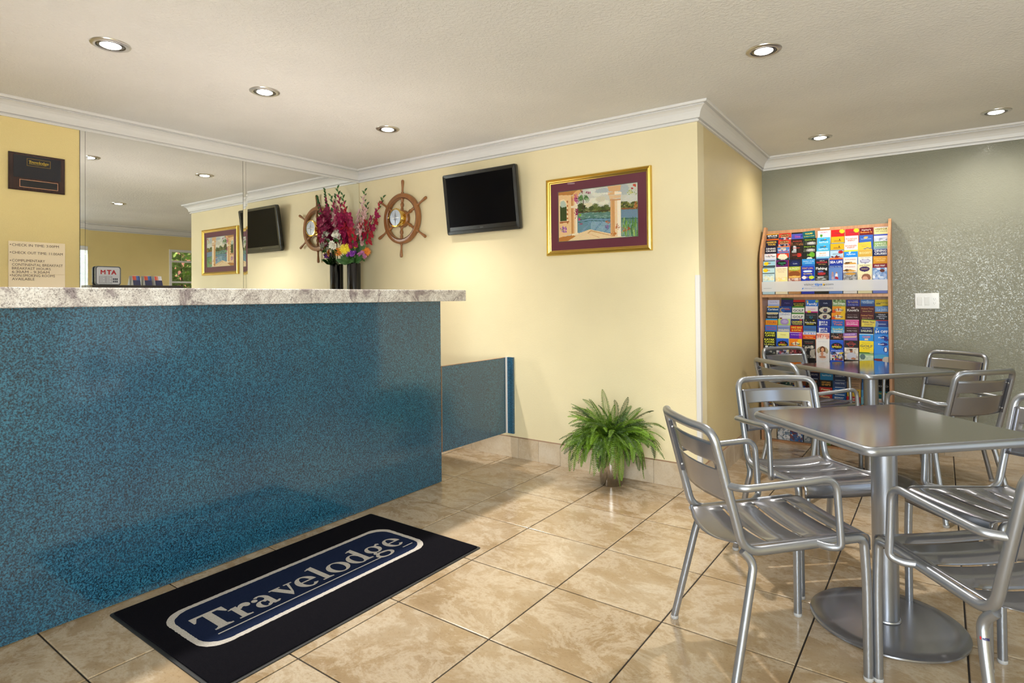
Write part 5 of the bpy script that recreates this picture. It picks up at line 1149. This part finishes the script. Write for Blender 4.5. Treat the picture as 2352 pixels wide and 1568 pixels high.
# bottom section (mostly behind the tables)
V = {(0, 2): ('yellow and navy', 'e0c020', 'TOURS', '1c2c60'), (0, 3): ('navy museum', '1c2250', 'MUSEUMS', 'c8ccdc'), (0, 4): ('cyan whale', '3f9ccc', 'SeaWorld', 'd0ecf8'), (0, 5): ('slate harbour', '3a4462', 'HARBOR', 'b0b8cc'), (0, 6): ('tan mission', 'c0a080', 'Mission', '4a3020'), (0, 7): ('steel blue', '3f74a8', 'BAY', 'dfe8f0'), (0, 8): ('black emblem', '22242a', 'OLD', 'c8c8c8'),
     (1, 2): ('rust', '8a4a24', 'RANCH', 'e8c890'), (1, 3): ('black and orange', '241a18', 'FIRE', 'd0642c'), (1, 4): ('black gold', '201812', 'HISTORIC', 'd89a20'), (1, 5): ('blue grey ship', '4a5c88', 'MARITIME', 'd8e0ee'), (1, 6): ('second tan mission', 'c8a888', 'Mission', '4a3020'), (1, 7): ('cornflower', '5a8cc8', 'BEACH', 'f0f4fa'), (1, 8): ('second black emblem', '22242a', 'OLD', 'c8c8c8'),
     (2, 2): ('blue', '2a4c9c', 'VISIT', 'e8ecf4'), (2, 3): ('dark red', '5a1c18', 'GRILL', 'e0b080'), (2, 4): ('red fiesta', 'c04038', 'Fiesta', 'e8d8a0'), (2, 5): ('mid blue wheels', '2c6cb0', 'SEGWAY', 'e4eef8'), (2, 6): ('yellow comic', 'e8c850', 'FUN', '3a2a20'), (2, 7): ('light blue', '6ab0e0', 'SURF', 'f4f8fa'), (2, 8): ('teal', '147888', 'TOURS', 'f0dc30'),
     (3, 2): ('orange', 'd8742a', 'SAVE', 'f4ece0'), (3, 3): ('indigo', '2a2a68', 'CLUB', 'c8c8e8'), (3, 4): ('second red fiesta', 'b83c38', 'Fiesta', 'e8d8a0'), (3, 5): ('second blue wheels', '2c64a4', 'SEGWAY', 'e4eef8'), (3, 6): ('red and white', 'c8303c', 'ADVENTURE', 'f4f0f0'), (3, 7): ('pale cyan', '8ac4dc', 'SWIM', '1c4c78'), (3, 8): ('white rust-lettered', 'eceae6', 'BOUNDLESS', 'c0442a')}
PALB = ['3a5a8c', '8a3a3c', 'd8c8a0', '2f6a5a', 'c89a3a', '5a4a7a', '404450']
for r in range(7):
    for c in range(9):
        if (r, c) in V:
            look, bg, s, tc = V[(r, c)]; tx = [(s, 24, 13, tc, 66)]
            if s == 'HISTORIC': tx.append(('SHIPS', 44, 15, tc, 66))
            if s == 'ADVENTURE': tx.append(('TOUR', 42, 13, tc, 40))
            if s == 'Mission': tx.append(('Battalion', 40, 11, tc, 66))
            Bo(r, c, look, bg, [(50, 60, bg)], tx, None, [(46, 50, 38, 4, tc)] if c % 2 else ())
        elif r < 6:
            look = ['slate', 'brick red', 'sand', 'sea green', 'ochre', 'violet', 'graphite', 'pale blue', 'cream'][(r*4+c*2+r//2) % 9]; bg = dict(zip(['slate', 'brick red', 'sand', 'sea green', 'ochre', 'violet', 'graphite', 'pale blue', 'cream'], PALB+['9cc0dc', 'ece4cc']))[look]
            Bo(r, c, look, bg, [(0, 6, PALB[(r+c) % 7])], [], (18, 60, [bg, PALB[(c+2*r) % 7], 'd8d0c0', PALB[(2*c+r) % 7]]))
        elif r == 6:
            look, bg, pal = [('pale sand', 'd8ccb4', None), ('white car', 'e8ecf0', ['e8ecf0', '8aa0b8', 'f0f0f4', '5a6a78']), ('blue sky car', '6f9cd0', ['4a7ab8', '2f5a98', 'a8402c', 'e8ecf0']), ('grey cloud', 'a8b4c4', ['8a98a8', '5f7084', 'c8d0d8']),
                             ('green field', '7a9a5a', ['6a8a4a', 'a8b880', '4a6a3a']), ('brown canyon', '8a5a3a', ['6a4028', 'a87848', 'c89a68']), ('navy', '22305c', None), ('plum', '5a2a4a', None), ('olive', '7a7a3a', None)][c]
            Bo(r, c, look, bg, [], [('CAR RENTAL', 60, 9, '33415c', 60)] if c == 1 else [], (110, 224, pal) if pal else None)

# ------------------------------------------------------------------ outside the side window: shrubs, wall, ground
struct('ground', G().box(XR+.12, 12, -9, 9, -.14, -.02), M['pavement'])
struct('wall_outside', G().box(6.6, 6.8, -1.0, 7, -.02, 2.6), M['brickred'])
rnd = random.Random(9)
def shrub(x, y, label, seed, n=2600):
    r = random.Random(seed); t = thing('garden_shrub', label, 'shrub', (x, y, -.02), 0, 'shrubs outside the side window')
    for k in range(5):
        a = k*1.26; build(G().tube([(0, 0, 0), (.10*math.cos(a), .10*math.sin(a), .9), (.35*math.cos(a), .35*math.sin(a), 2.1)], .02, 6, rs=[.03, .02, .006]), 'branch', M['darkwood'], t, True)
    g = G()
    for i in range(n):
        d = Vector((r.gauss(0, 1), r.gauss(0, 1), r.gauss(0, 1))).normalized(); c = Vector((d.x*.62, d.y*.75, 1.55+d.z*1.15))*r.uniform(.6, 1.05); dd = Vector((r.gauss(0, 1), r.gauss(0, 1), r.gauss(-.4, .6))).normalized()
        petal_g(g, c, dd, dd.orthogonal().normalized(), r.uniform(.08, .15), r.uniform(.026, .045), -.02)
    tag(build(g, 'foliage', M['shrub'], t), kind='stuff')
shrub(5.30, 1.9, 'pale green leafy shrub outside the side window, left one', 1)
shrub(5.35, 3.95, 'pale green leafy shrub outside the side window, right one', 2)
shrub(5.4, -.15, 'pale green leafy shrub beyond the far corner outside', 3)
